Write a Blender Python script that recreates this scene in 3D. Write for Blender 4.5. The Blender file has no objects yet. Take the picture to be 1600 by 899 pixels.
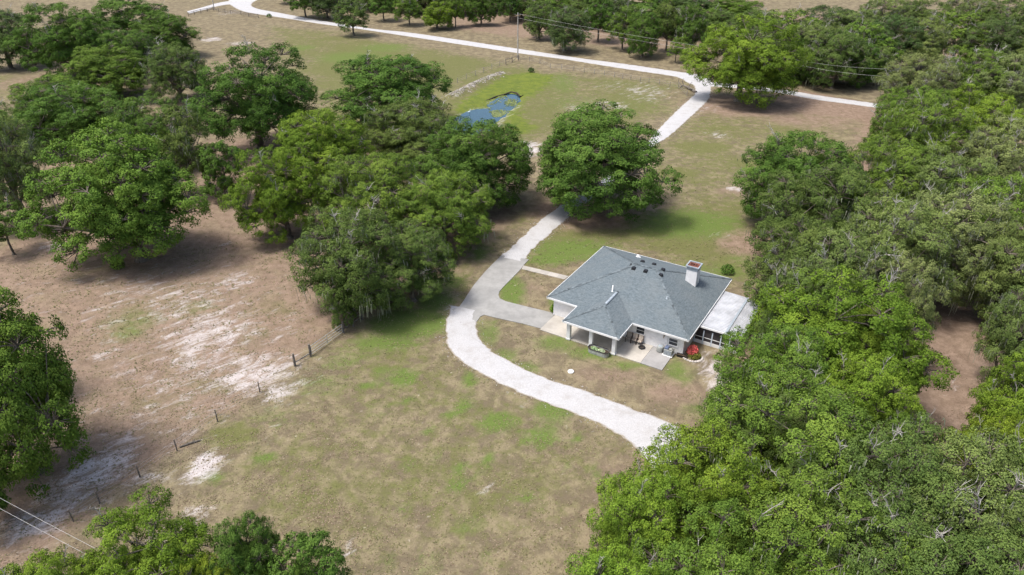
import bpy, bmesh, math, random
import numpy as np
from mathutils import Vector, Matrix

R = math.radians
scene = bpy.context.scene
COL = scene.collection
# ------------------------------------------------------------------ camera, sky, sun, exposure
CAM_H, FPX, PITCH = 44.0, 1100.0, R(30)
cam_d = bpy.data.cameras.new('camera')
cam = bpy.data.objects.new('camera', cam_d); COL.objects.link(cam)
cam_d.sensor_width = 36.0; cam_d.lens = 36.0 * FPX / 1600.0
cam_d.clip_start = 0.5; cam_d.clip_end = 9000
cam.location = (0, 0, CAM_H); cam.rotation_euler = (R(90) - PITCH, 0, 0)
scene.camera = cam

SUN_EL, SUN_AZ = R(67), R(-105)          # azimuth measured from +Y towards +X
world = bpy.data.worlds.new('World'); scene.world = world; world.use_nodes = True
wn = world.node_tree
bg = wn.nodes['Background']
sky = wn.nodes.new('ShaderNodeTexSky'); sky.sky_type = 'NISHITA'; sky.sun_disc = False
sky.sun_elevation = SUN_EL; sky.sun_rotation = SUN_AZ
sky.air_density = 1.0; sky.dust_density = 4.0; sky.ozone_density = 1.0
wn.links.new(sky.outputs[0], bg.inputs[0]); bg.inputs[1].default_value = 0.125
sun_d = bpy.data.lights.new('sun', 'SUN'); sun_d.energy = 2.0; sun_d.angle = R(14); sun_d.color = (1.0, 0.97, 0.93)
sun = bpy.data.objects.new('sun', sun_d); COL.objects.link(sun)
sdir = Vector((math.sin(SUN_AZ) * math.cos(SUN_EL), math.cos(SUN_AZ) * math.cos(SUN_EL), math.sin(SUN_EL)))
sun.rotation_euler = (-sdir).to_track_quat('-Z', 'Y').to_euler(); sun.location = (0, 60, 120)
scene.view_settings.view_transform = 'Standard'; scene.view_settings.look = 'None'
scene.view_settings.exposure = 0.98; scene.view_settings.gamma = 1.0; scene.view_settings.use_curve_mapping = False
try:
    scene.cycles.max_bounces = 6; scene.cycles.transmission_bounces = 4; scene.cycles.transparent_max_bounces = 8
except Exception:
    pass

# ------------------------------------------------------------------ helpers
CP, SP = math.cos(PITCH), math.sin(PITCH)
def P(u, v, z=0.0):
    """ground (or height z) point seen at photo pixel u, v"""
    dx = (u - 800) / FPX; dy = -(v - 449.5) / FPX
    dz = -SP + dy * CP; t = (z - CAM_H) / dz
    return Vector((dx * t, (CP + dy * SP) * t, z))
def depth(p):
    return p[1] * CP + (CAM_H - p[2]) * SP

def link(o, parent=None):
    COL.objects.link(o)
    if parent is not None: o.parent = parent
    return o
def tag(o, label=None, cat=None, group=None, kind=None):
    if label: o['label'] = label
    if cat: o['category'] = cat
    if group: o['group'] = group
    if kind: o['kind'] = kind
    return o
def empty(name, loc, rz=0.0):
    o = bpy.data.objects.new(name, None); o.location = loc; o.rotation_euler = (0, 0, rz); o.empty_display_size = 0.2
    return link(o)

class MB:
    """collects shapes for one mesh"""
    def __init__(s): s.v = []; s.f = []
    def box(s, x0, x1, y0, y1, z0, z1):
        b = len(s.v)
        s.v += [(x0,y0,z0),(x1,y0,z0),(x1,y1,z0),(x0,y1,z0),(x0,y0,z1),(x1,y0,z1),(x1,y1,z1),(x0,y1,z1)]
        s.f += [tuple(b+i for i in q) for q in ((3,2,1,0),(4,5,6,7),(0,1,5,4),(1,2,6,5),(2,3,7,6),(3,0,4,7))]
        return s
    def poly(s, pts):
        b = len(s.v); s.v += [tuple(p) for p in pts]; s.f.append(tuple(range(b, b+len(pts)))); return s
    def tube(s, pts, rad, n=6, cap=True):
        pts = [Vector(p) for p in pts]; b = len(s.v)
        up = Vector((0,0,1))
        for i, p in enumerate(pts):
            d = (pts[min(i+1, len(pts)-1)] - pts[max(i-1, 0)])
            d = d.normalized() if d.length > 1e-6 else Vector((0,0,1))
            a = d.cross(up)
            if a.length < 0.05: a = d.cross(Vector((1,0,0)))
            a.normalize(); c = d.cross(a)
            r = rad[i] if hasattr(rad, '__len__') else rad
            for k in range(n):
                t = 2*math.pi*k/n
                s.v.append(tuple(p + a*(r*math.cos(t)) + c*(r*math.sin(t))))
        for i in range(len(pts)-1):
            for k in range(n):
                k2 = (k+1) % n
                s.f.append((b+i*n+k, b+i*n+k2, b+(i+1)*n+k2, b+(i+1)*n+k))
        if cap:
            s.f.append(tuple(b+k for k in reversed(range(n))))
            s.f.append(tuple(b+(len(pts)-1)*n+k for k in range(n)))
        return s
    def lathe(s, prof, n=16, cx=0, cy=0, sx=1, sy=1):
        b = len(s.v)
        for r, z in prof:
            for k in range(n):
                t = 2*math.pi*k/n; s.v.append((cx+r*sx*math.cos(t), cy+r*sy*math.sin(t), z))
        for i in range(len(prof)-1):
            for k in range(n):
                k2 = (k+1) % n; s.f.append((b+i*n+k, b+i*n+k2, b+(i+1)*n+k2, b+(i+1)*n+k))
        return s
    def mesh(s, name, mat=None, smooth=False, fix=False):
        m = bpy.data.meshes.new(name); m.from_pydata(s.v, [], s.f)
        if fix:
            bm = bmesh.new(); bm.from_mesh(m); bmesh.ops.recalc_face_normals(bm, faces=bm.faces); bm.to_mesh(m); bm.free()
        if mat: m.materials.append(mat)
        if smooth: m.polygons.foreach_set('use_smooth', [True]*len(m.polygons))
        m.update(); return m
    def build(s, name, mat=None, parent=None, smooth=False, fix=False):
        return link(bpy.data.objects.new(name, s.mesh(name, mat, smooth, fix)), parent)

def np_mesh(name, verts, nper, mat, attrs=None, smooth=False):
    """separate faces of nper corners each; attrs: name -> per-face floats"""
    n = len(verts); nf = n // nper
    m = bpy.data.meshes.new(name)
    m.vertices.add(n); m.vertices.foreach_set('co', np.asarray(verts, np.float32).ravel())
    m.loops.add(n); m.loops.foreach_set('vertex_index', np.arange(n, dtype=np.int32))
    m.polygons.add(nf); m.polygons.foreach_set('loop_start', np.arange(0, n, nper, dtype=np.int32))
    for k, a in (attrs or {}).items():
        at = m.attributes.new(k, 'FLOAT', 'FACE'); at.data.foreach_set('value', np.asarray(a, np.float32))
    m.materials.append(mat); m.update(calc_edges=True); return m

# ------------------------------------------------------------------ materials
class NT:
    def __init__(s, name):
        s.m = bpy.data.materials.new(name); s.m.use_nodes = True
        s.t = s.m.node_tree; s.b = s.t.nodes['Principled BSDF']; s.out = s.t.nodes['Material Output']
        s.b.inputs['Roughness'].default_value = 0.8
        s.b.inputs['Specular IOR Level'].default_value = 0.25
    def n(s, kind, **kw):
        nd = s.t.nodes.new(kind)
        for k, v in kw.items(): setattr(nd, k, v)
        return nd
    def set(s, sock, val):
        if hasattr(val, 'is_output') or isinstance(val, bpy.types.NodeSocket): s.t.links.new(val, sock)
        else: sock.default_value = val
    def noise(s, scale, detail=4, rough=0.6, vec=None, dist=0.0):
        nd = s.n('ShaderNodeTexNoise'); nd.inputs['Scale'].default_value = scale; nd.inputs['Detail'].default_value = detail
        nd.inputs['Roughness'].default_value = rough; nd.inputs['Distortion'].default_value = dist
        if vec is not None: s.t.links.new(vec, nd.inputs['Vector'])
        return nd.outputs['Fac']
    def coords(s, which='Object'): return s.n('ShaderNodeTexCoord').outputs[which]
    def geo_pos(s): return s.n('ShaderNodeNewGeometry').outputs['Position']
    def mapping(s, vec, scale=(1,1,1), rot=(0,0,0)):
        nd = s.n('ShaderNodeMapping'); nd.inputs['Scale'].default_value = scale; nd.inputs['Rotation'].default_value = rot
        s.t.links.new(vec, nd.inputs['Vector']); return nd.outputs[0]
    def math(s, op, a, b=0.0, clamp=False):
        nd = s.n('ShaderNodeMath', operation=op, use_clamp=clamp); s.set(nd.inputs[0], a); s.set(nd.inputs[1], b); return nd.outputs[0]
    def ramp(s, fac, a, b, lo=0.0, hi=1.0):
        nd = s.n('ShaderNodeMapRange', interpolation_type='SMOOTHSTEP')
        s.set(nd.inputs['Value'], fac); nd.inputs['From Min'].default_value = a; nd.inputs['From Max'].default_value = b
        nd.inputs['To Min'].default_value = lo; nd.inputs['To Max'].default_value = hi; return nd.outputs[0]
    def mix(s, fac, a, b, blend='MIX'):
        nd = s.n('ShaderNodeMix', data_type='RGBA', blend_type=blend, clamp_factor=True)
        s.set(nd.inputs[0], fac)
        for i, v in ((6, a), (7, b)):
            if isinstance(v, tuple): nd.inputs[i].default_value = (*v, 1) if len(v) == 3 else v
            else: s.t.links.new(v, nd.inputs[i])
        return nd.outputs[2]
    def attr(s, name): return s.n('ShaderNodeAttribute', attribute_name=name).outputs['Fac']
    def color(s, c):
        if isinstance(c, tuple): s.b.inputs['Base Color'].default_value = (*c, 1)
        else: s.t.links.new(c, s.b.inputs['Base Color'])
        return s
    def bump(s, h, dist=0.02, strength=0.6):
        nd = s.n('ShaderNodeBump'); nd.inputs['Distance'].default_value = dist; nd.inputs['Strength'].default_value = strength
        s.t.links.new(h, nd.inputs['Height']); s.t.links.new(nd.outputs[0], s.b.inputs['Normal']); return s

def simple(name, col, rough=0.7, var=0.12, scale=3.0, metal=0.0, spec=0.3):
    t = NT(name); nz = t.noise(scale, 5, 0.65, t.coords())
    dark = tuple(c*(1-2*var) for c in col); lite = tuple(min(1, c*(1+var)) for c in col)
    t.color(t.mix(t.ramp(nz, 0.3, 0.7), dark, lite))
    t.b.inputs['Roughness'].default_value = rough; t.b.inputs['Metallic'].default_value = metal
    t.b.inputs['Specular IOR Level'].default_value = spec
    return t.m

def make_ground_mat():
    t = NT('ground_cover'); p = t.geo_pos()
    n_fine = t.noise(6.0, 3, 0.75, p); n_mid = t.noise(0.9, 5, 0.65, p); n_big = t.noise(0.09, 5, 0.6, p); n_2 = t.noise(0.33, 5, 0.65, p)
    st = t.mapping(p, (1, 1, 1), (0, 0, R(-38)))
    st = t.mapping(st, (0.32, 0.8, 1)); n_st = t.noise(1.0, 9, 0.8, st, 0.5)
    tan, brown, olive = (0.208, 0.172, 0.104), (0.132, 0.106, 0.068), (0.113, 0.117, 0.04)
    n_pt = t.noise(0.5, 8, 0.72, p, 0.6)
    c = t.mix(t.ramp(n_pt, 0.4, 0.58), tan, brown)
    ol = t.math('ADD', t.attr('olive'), t.math('MULTIPLY', t.math('SUBTRACT', n_big, 0.5), 1.1))
    ol = t.math('ADD', ol, t.math('MULTIPLY', t.math('SUBTRACT', n_mid, 0.5), 1.5))
    c = t.mix(t.ramp(ol, 0.12, 0.7, 0, 0.92), c, olive)
    li = t.math('ADD', t.attr('litter'), t.math('MULTIPLY', t.math('SUBTRACT', n_2, 0.5), 0.8))
    litc = t.mix(t.ramp(n_mid, 0.3, 0.7), (0.25, 0.18, 0.134), (0.16, 0.112, 0.08))
    c = t.mix(t.ramp(li, 0.25, 0.75, 0, 0.92), c, litc)
    gr = t.math('ADD', t.attr('green'), t.math('MULTIPLY', t.math('SUBTRACT', n_mid, 0.5), 0.7))
    c = t.mix(t.ramp(gr, 0.12, 0.72, 0, 0.95), c, t.mix(n_fine, (0.085, 0.135, 0.025), (0.115, 0.145, 0.04)))
    lm = t.math('ADD', t.attr('lime'), t.math('ADD', t.math('MULTIPLY', t.math('SUBTRACT', n_2, 0.5), 1.3), t.math('MULTIPLY', t.math('SUBTRACT', n_mid, 0.5), 0.8)))
    c = t.mix(t.ramp(lm, 0.25, 0.8, 0, 0.93), c, t.mix(t.ramp(n_pt, .38, .6), (0.085, 0.115, 0.02), (0.125, 0.152, 0.024)))
    sa = t.math('ADD', t.attr('sand'), t.math('MULTIPLY', t.math('SUBTRACT', n_st, 0.52), 2.6))
    sa = t.math('ADD', sa, t.math('MULTIPLY', t.math('SUBTRACT', n_mid, 0.5), 1.0))
    c = t.mix(t.ramp(sa, 0.3, 0.95, 0, 0.95), c, t.mix(t.ramp(n_mid, .3, .7), (0.52, 0.49, 0.475), (0.4, 0.355, 0.335)))
    # small pale specks of bare sand and dark tufts in the turf
    n_sp = t.noise(1.7, 4, 0.7, p)
    c = t.mix(t.ramp(n_sp, 0.63, 0.74, 0, 0.6), c, (0.4, 0.35, 0.28))
    c = t.mix(t.ramp(t.noise(3.1, 3, 0.7, p), 0.62, 0.72, 0, 0.55), c, (0.07, 0.065, 0.03))
    fine = t.math('ADD', 0.3, t.math('ADD', t.math('MULTIPLY', n_fine, 1.0), t.math('MULTIPLY', t.noise(1.9, 5, 0.75, p), 0.45)))
    cc = t.n('ShaderNodeCombineColor')
    for i in range(3): t.t.links.new(fine, cc.inputs[i])
    c = t.mix(1.0, c, cc.outputs[0], 'MULTIPLY')
    t.color(c); t.b.inputs['Roughness'].default_value = 0.95; t.b.inputs['Specular IOR Level'].default_value = 0.1
    t.bump(t.math('ADD', n_fine, n_mid), 0.03, 0.6)
    return t.m
def make_gravel_mat():
    t = NT('white_shell_gravel'); p = t.geo_pos()
    n1 = t.noise(9, 4, 0.75, p); n2 = t.noise(0.6, 5, 0.65, p)
    c = t.mix(t.ramp(n1, 0.25, 0.75), (0.33, 0.322, 0.315), (0.49, 0.484, 0.48))
    c = t.mix(t.ramp(n2, 0.45, 0.75, 0, 0.5), c, (0.28, 0.255, 0.225))
    e = t.math('ADD', t.attr('edge'), t.math('MULTIPLY', t.math('SUBTRACT', t.noise(1.6, 5, .7, p), 0.5), 1.0))
    c = t.mix(t.ramp(e, 0.45, 0.9, 0, 0.8), c, (0.24, 0.2, 0.14))
    c = t.mix(t.ramp(t.noise(2.3, 2, .5, p), 0.74, 0.79, 0, 0.7), c, (0.12, 0.1, 0.08))
    t.color(c); t.b.inputs['Roughness'].default_value = 0.95; t.bump(n1, 0.03, 0.7); return t.m
def make_concrete(name, col):
    t = NT(name); p = t.geo_pos()
    n1 = t.noise(0.5, 6, 0.65, p); n2 = t.noise(5, 4, 0.7, p)
    oi = t.n('ShaderNodeObjectInfo').outputs['Random']
    c = t.mix(t.ramp(n1, 0.3, 0.72), tuple(k*1.06 for k in col), tuple(k*0.74 for k in col))
    c = t.mix(t.ramp(n2, 0.3, 0.8, 0, 0.3), c, tuple(k*0.7 for k in col))
    v = t.math('ADD', 0.9, t.math('MULTIPLY', oi, 0.16))
    cc = t.n('ShaderNodeCombineColor')
    for i in range(3): t.t.links.new(v, cc.inputs[i])
    t.color(t.mix(1.0, c, cc.outputs[0], 'MULTIPLY')); t.b.inputs['Roughness'].default_value = 0.85; t.bump(n2, 0.005, 0.4); return t.m
def make_leaf(name, transl=0.25):
    t = NT(name)
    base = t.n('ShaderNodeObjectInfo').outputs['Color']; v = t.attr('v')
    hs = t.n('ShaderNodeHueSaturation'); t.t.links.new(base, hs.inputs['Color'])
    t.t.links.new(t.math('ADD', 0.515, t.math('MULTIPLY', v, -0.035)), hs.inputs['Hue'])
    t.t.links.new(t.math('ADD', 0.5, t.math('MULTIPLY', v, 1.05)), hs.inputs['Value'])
    c = hs.outputs['Color']
    t.color(c); t.b.inputs['Roughness'].default_value = 0.7; t.b.inputs['Specular IOR Level'].default_value = 0.06
    tr = t.n('ShaderNodeBsdfTranslucent'); t.t.links.new(t.mix(1.0, c, (1.0, 1.1, 0.5), 'MULTIPLY'), tr.inputs[0])
    ms = t.n('ShaderNodeMixShader'); ms.inputs[0].default_value = transl
    t.t.links.new(t.b.outputs[0], ms.inputs[1]); t.t.links.new(tr.outputs[0], ms.inputs[2]); t.t.links.new(ms.outputs[0], t.out.inputs[0])
    return t.m
def make_bark(name, a, b):
    t = NT(name); p = t.mapping(t.coords(), (3, 3, 0.7)); nz = t.noise(2.0, 6, 0.7, p)
    t.color(t.mix(t.ramp(nz, 0.3, 0.7), a, b)); t.b.inputs['Roughness'].default_value = 0.95; t.bump(nz, 0.05, 0.8); return t.m
def make_shingle():
    t = NT('blue_grey_shingles'); p = t.coords()
    nz = t.noise(7.0, 3, 0.8, p); n2 = t.noise(0.5, 5, 0.6, p)
    br = t.noise(1.0, 2, 0.5, t.mapping(p, (2.6, 2.6, 17)))
    f = t.math('ADD', t.math('MULTIPLY', nz, 0.6), t.math('MULTIPLY', br, 0.5))
    c = t.mix(t.ramp(f, 0.32, 0.78), (0.07, 0.09, 0.1), (0.155, 0.185, 0.198))
    c = t.mix(t.ramp(n2, 0.35, 0.75, 0, 0.4), c, (0.155, 0.17, 0.17))
    t.color(c); t.b.inputs['Roughness'].default_value = 0.9; t.bump(f, 0.02, 0.6); return t.m
def make_water():
    t = NT('pond_water'); nz = t.noise(1.5, 3, 0.5, t.geo_pos())
    t.color(t.mix(nz, (0.02, 0.055, 0.078), (0.028, 0.07, 0.092))); t.b.inputs['Roughness'].default_value = 0.06; t.b.inputs['Specular IOR Level'].default_value = 0.5
    t.bump(nz, 0.01, 0.2); return t.m
def make_attr_mat(name, lo, hi, rough=0.9):
    t = NT(name); t.color(t.mix(t.attr('v'), lo, hi)); t.b.inputs['Roughness'].default_value = rough; return t.m

M = dict(
    ground=make_ground_mat(), gravel=make_gravel_mat(),
    concrete=make_concrete('concrete', (0.31, 0.304, 0.285)), slab=make_concrete('pale_concrete', (0.42, 0.39, 0.34)), slab2=make_concrete('grey_concrete', (0.31, 0.3, 0.288)),
    leaf=make_leaf('oak_leaves', 0.09), moss=make_attr_mat('spanish_moss', (0.15, 0.17, 0.1), (0.3, 0.315, 0.23)),
    bark=make_bark('oak_bark', (0.07, 0.055, 0.04), (0.24, 0.205, 0.165)), dead=make_bark('bare_grey_wood', (0.22, 0.2, 0.175), (0.42, 0.4, 0.365)),
    shingle=make_shingle(), water=make_water(),
    white=simple('white_paint', (0.74, 0.74, 0.73), 0.6, 0.03, 1.5), stucco=simple('white_stucco', (0.78, 0.77, 0.755), 0.85, 0.05, 2.0),
    cap=simple('cap_shingles', (0.13, 0.155, 0.166), 0.9, 0.3, 2.0),
    black=simple('black_metal', (0.02, 0.02, 0.022), 0.5, 0.1), glass=simple('dark_window_glass', (0.045, 0.05, 0.055), 0.12, 0.1, 0.6, 0, 0.5),
    screen=simple('dark_insect_screen', (0.05, 0.045, 0.045), 0.9, 0.25, 0.8), sheet=simple('white_ribbed_metal', (0.42, 0.43, 0.45), 0.5, 0.12, 0.7),
    frame_blue=simple('pale_blue_frame', (0.55, 0.63, 0.7), 0.6, 0.04), flash=simple('grey_flashing', (0.3, 0.34, 0.37), 0.5, 0.1), flue=simple('red_clay_flue', (0.2, 0.08, 0.055), 0.9, 0.2),
    wood=simple('weathered_wood', (0.19, 0.165, 0.14), 0.95, 0.3, 2.5), wood_pale=simple('pale_weathered_wood', (0.34, 0.31, 0.27), 0.95, 0.25, 2.5), pole=simple('pole_wood', (0.42, 0.39, 0.35), 0.95, 0.2, 1.5),
    wire=simple('grey_wire', (0.3, 0.3, 0.3), 0.5, 0.05), wire_white=simple('pale_cable', (0.4, 0.39, 0.38), 0.5, 0.03),
    galv=simple('galvanised_steel', (0.42, 0.43, 0.43), 0.5, 0.15, 3, 0.3), soil=simple('dark_soil', (0.07, 0.05, 0.035), 1.0, 0.3), sling=simple('beige_sling', (0.42, 0.36, 0.3), 0.9, 0.1), brown=simple('dark_brown_metal', (0.05, 0.03, 0.025), 0.5, 0.1),
    acgrey=simple('grey_enamel', (0.3, 0.31, 0.29), 0.6, 0.08), acblue=simple('blue_grey_plastic', (0.11, 0.14, 0.22), 0.5, 0.1), rock=simple('pale_rock', (0.5, 0.46, 0.42), 0.95, 0.25, 2.0),
    rubber=simple('black_rubber', (0.025, 0.024, 0.023), 0.8, 0.1), lily=make_attr_mat('lily_leaves', (0.07, 0.1, 0.025), (0.22, 0.25, 0.1)), mud=simple('dark_mud', (0.05, 0.04, 0.028), 0.9, 0.3),
    redleaf=make_leaf('red_shrub_leaves', 0.2), turf=make_attr_mat('turf_blades', (0.1, 0.11, 0.035), (0.26, 0.215, 0.12)), feather=simple('white_feathers', (0.75, 0.85, 0.83), 0.8, 0.02), beak=simple('yellow_horn', (0.6, 0.4, 0.05), 0.6, 0.05),
    stone=make_attr_mat('loose_shell', (0.26, 0.23, 0.19), (0.5, 0.48, 0.45)), clod=make_attr_mat('grey_clods', (0.14, 0.12, 0.095), (0.42, 0.39, 0.35)), litterleaf=make_attr_mat('fallen_leaves', (0.1, 0.065, 0.04), (0.3, 0.23, 0.16)),
)

# ------------------------------------------------------------------ ground sheet with patches
def seg_dist(px, py, poly, closed=True):
    d = np.full(px.shape, 1e9); n = len(poly)
    for i in range(n if closed else n-1):
        a = poly[i]; b = poly[(i+1) % n]
        ex, ey = b[0]-a[0], b[1]-a[1]; L = ex*ex+ey*ey+1e-9
        t = np.clip(((px-a[0])*ex+(py-a[1])*ey)/L, 0, 1)
        d = np.minimum(d, np.hypot(px-a[0]-t*ex, py-a[1]-t*ey))
    return d
def inside(px, py, poly):
    r = np.zeros(px.shape, bool); n = len(poly); j = n-1
    for i in range(n):
        xi, yi = poly[i][:2]; xj, yj = poly[j][:2]
        c = ((yi > py) != (yj > py)) & (px < (xj-xi)*(py-yi)/(yj-yi+1e-12)+xi)
        r ^= c; j = i
    return r
def sdist(px, py, poly):
    d = seg_dist(px, py, poly); return np.where(inside(px, py, poly), -d, d)
def W(pts, z=0.0): return [tuple(P(u, v, z)[:2]) for u, v in pts]

Z1 = lambda x, y: (680+x/6.658, 90+y/6.658)
POND = W([Z1(*q) for q in ((270,605),(360,560),(450,540),(545,545),(548,480),(620,450),(700,405),(790,378),(850,400),(868,440),(850,480),(760,560),(700,620),(645,655),(600,690),(560,760),(420,800),(250,800),(100,770),(110,700),(200,650))], -0.35)
LIME = W([Z1(*q) for q in ((180,530),(330,400),(520,300),(740,180),(1000,150),(1250,190),(1230,270),(1080,370),(960,430),(900,520),(950,640),(1080,740),(1000,790),(850,800),(760,760),(700,650),(640,700),(400,700),(200,640))])
_pr = random.Random(77); _pp = []
for _i in range(len(POND)):
    _a = POND[_i]; _b = POND[(_i+1) % len(POND)]
    for _k in range(4): _pp.append((_a[0]+(_b[0]-_a[0])*_k/4+_pr.gauss(0, 0.2), _a[1]+(_b[1]-_a[1])*_k/4+_pr.gauss(0, 0.28)))
POND = _pp
BERM = W([Z1(*q) for q in ((160,420),(260,370),(400,300),(530,240),(690,180))])
def gh(x, y):
    """ground height"""
    x = np.asarray(x, float); y = np.asarray(y, float)
    d = sdist(x, y, POND)
    z = np.where(d < 0, -0.45 - np.minimum(0.9, -d*0.35), -0.45 + 0.45*np.clip(d/2.2, 0, 1)**0.8)
    z = np.where(d > 2.2, 0, z)
    db = seg_dist(x, y, BERM, False)
    return z + 0.9*np.exp(-(db/1.3)**2)
def lines(lo, hi, step, far):
    a = list(np.arange(lo, hi+step/2, step)); s = step; l = a[0]; h = a[-1]; left = []; right = []
    while l > -far: s *= 1.28; l -= s; left.append(l)
    s = step
    while h < far: s *= 1.28; h += s; right.append(h)
    return np.array(left[::-1] + a + right)
gx = lines(-170, 175, 1.15, 5000); gy = lines(14, 330, 1.15, 5000)
GX, GY = np.meshgrid(gx, gy); gxf, gyf = GX.ravel(), GY.ravel()
near = (np.abs(gxf) < 260) & (gyf > 0) & (gyf < 420)
A = {k: np.zeros(gxf.shape) for k in ('green', 'sand', 'litter', 'lime', 'olive')}
def blob(att, items, gain=1.0):
    for it in items:
        u, v, ru, rv = it[:4]; s = it[4] if len(it) > 4 else 1.0
        c = P(u, v); zf = depth(c); rx = ru*zf/FPX; dep = math.atan2(CAM_H, c[1]); ry = rv*zf/FPX/math.sin(dep)
        e = ((gxf-c[0])/rx)**2 + ((gyf-c[1])/ry)**2
        A[att] = np.maximum(A[att], gain*s*np.exp(-(e**1.4)*0.8)*near)
def zone(att, pts, val, soft=3.0):
    d = sdist(gxf, gyf, W(pts)); A[att] = np.maximum(A[att], val*np.clip(0.5 - d/(2*soft), 0, 1)*near)
# pink-brown leaf litter paddock on the near left, and ground under the trees
zone('litter', [(0,380),(100,350),(330,300),(400,230),(470,300),(540,420),(560,490),(510,535),(455,580),(400,625),(280,715),(200,770),(120,850),(-80,960),(-300,800),(-200,500)], 0.62, 2)
zone('litter', [(-60,240),(120,200),(260,230),(400,200),(410,330),(300,330),(0,420)], 0.5, 4)
zone('litter', [(500,330),(720,330),(840,310),(780,380),(700,470),(600,505),(480,480)], 0.6, 4)
zone('litter', [(1110,165),(1250,140),(1380,165),(1500,300),(1700,300),(1900,1000),(900,1000),(960,720),(1110,650),(1190,420),(1330,240),(1340,190)], 0.85, 4)
zone('litter', [(690,45),(800,60),(1060,85),(1100,60),(1700,150),(1700,30),(690,10)], 0.62, 5)
blob('litter', [(930,330,110,30,0.95),(1165,165,100,18,.95),(410,235,100,30,.8),(1180,385,60,30,.9),(1250,185,70,18,.65),(845,455,55,18,.45),(960,590,90,28,.5),(1050,615,60,25,.6),(480,740,50,40,.3),(40,130,60,18,.55),(1500,520,70,70,1.1),(1020,295,40,8,.5),(1160,300,60,10,.55)])
zone('sand', [(60,420),(330,400),(470,480),(470,560),(400,640),(280,715),(200,770),(60,880),(-60,860),(100,700),(150,560)], 0.46, 9)
blob('sand', [(330,520,90,44,.66),(395,585,85,38,.72),(440,610,30,22,.8),(300,560,60,30,.6),(315,732,32,24,1.05),(340,715,30,14,.5),(150,735,56,34,.8),(110,770,60,30,.8),(60,815,60,30,.75),(20,850,50,22,.5),(200,700,50,34,.55),(240,745,30,10,.7),(310,800,30,16,.8),(300,830,30,20,.8),(250,850,30,30,.75),(420,850,30,20,.55),(545,860,24,20,.55),(170,480,40,10,.5),(165,555,26,12,.62),(90,385,45,9,.62),(355,380,10,5,.5),(300,470,70,30,.52),(365,440,50,24,.5),(450,515,30,16,.45)])
blob('sand', [(1010,145,45,16,.5),(960,135,30,10,.4),(955,165,40,10,.5),(900,170,30,10,.4),(825,232,25,14,.85),(810,245,18,10,.8),(1120,590,28,36,.75),(1135,640,22,22,1.0),(1110,555,20,14,.55),(1170,600,20,20,.6),(1125,212,20,8,.5),(1155,295,30,5,.6),(1120,365,24,7,.45),(330,62,20,4,.7),(375,68,26,4,.6),(360,20,24,4,.5),(430,40,40,5,.3),(700,480,20,6,.5),(715,460,10,5,.5),(1110,170,30,8,.4),(1480,600,30,20,.4),(820,640,14,6,.7),(765,765,12,8,.7),(835,787,12,5,.7),(555,843,10,6,.6),(680,345,10,4,.3),(60,150,60,8,.35)])
db = seg_dist(gxf, gyf, BERM, False); A['sand'] = np.maximum(A['sand'], 0.6*np.exp(-(db/1.7)**2))
fr = W([Z1(*q) for q in ((270,590),(360,545),(450,520),(545,530),(600,455),(720,395))]); d_ = seg_dist(gxf, gyf, fr, False); A['sand'] = np.maximum(A['sand'], 0.62*np.exp(-(d_/1.6)**2))
fr = W([Z1(*q) for q in ((860,490),(770,570),(700,640),(700,700),(620,700))]); d_ = seg_dist(gxf, gyf, fr, False); A['sand'] = np.maximum(A['sand'], 0.5*np.exp(-(d_/1.5)**2))
Z6 = lambda x, y: (500+x/2.652, 560+y/2.652)
blob('green', [(*Z6(a, b), c/2.652, d/2.652, e) for a, b, c, d, e in ((345,80,60,35,.95),(210,105,35,16,.8),(260,55,60,30,.5),(620,90,40,40,.75),(735,265,80,40,.95),(600,195,50,26,.8),(535,235,35,14,.7),(380,170,30,20,.6),(435,310,30,16,.7),(695,425,36,26,.85),(575,455,34,26,.8),(560,520,42,28,.9),(625,505,24,14,.85),(355,445,40,30,.5),(480,410,40,20,.5),(915,330,80,45,.8),(965,215,90,55,.75),(1065,330,30,24,.6),(1015,440,22,18,.75),(1135,475,34,30,.6),(855,580,60,36,.55),(950,610,30,18,.75),(1085,600,26,20,.6),(430,655,24,14,.6),(350,620,40,24,.5),(560,690,26,26,.5),(650,690,46,40,.5),(690,840,45,34,.5),(450,860,60,70,.45),(280,850,60,60,.4),(250,210,80,40,.35),(80,20,80,30,.55))])
blob('green', [(640,505,60,22,1.1),(600,535,60,16,.7),(680,470,30,16,.8),(415,715,20,10,.85),(330,745,22,16,.55),(1070,350,90,24,.75),(1110,345,60,16,.6),(900,390,70,18,.75),(860,405,40,10,.8),(800,455,20,26,.85),(870,470,12,14,.8),(740,500,16,16,.5),(765,520,18,22,.6),(790,555,22,12,.6),(820,575,30,10,.6),(870,535,40,14,.6),(930,552,50,10,.75),(985,570,40,10,.6),(1060,580,25,22,.6),(1090,640,30,12,.5),(1065,425,60,18,.5),(1130,425,50,14,.5),(750,395,14,14,.7),(700,440,30,14,.6),(1010,165,120,16,.25),(880,130,26,18,.45),(900,160,60,14,.35),(550,90,60,10,.55),(600,75,50,8,.5),(470,75,30,5,.5),(310,480,30,16,.4),(200,520,30,14,.5),(210,500,60,22,.4),(1160,405,30,10,.5),(940,460,40,10,.2),(500,600,60,20,.4),(545,560,50,14,.4),(430,650,40,20,.35)])
zone('olive', [(420,40),(560,55),(860,110),(1080,130),(1060,170),(1000,210),(900,220),(700,260),(500,190),(430,90)], 0.55, 6)
zone('olive', [(520,60),(800,100),(700,140),(540,180),(470,110)], 0.75, 6)
zone('olive', [(880,340),(1180,310),(1190,400),(1160,440),(940,385),(850,420),(810,420)], 0.7, 4)
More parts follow.
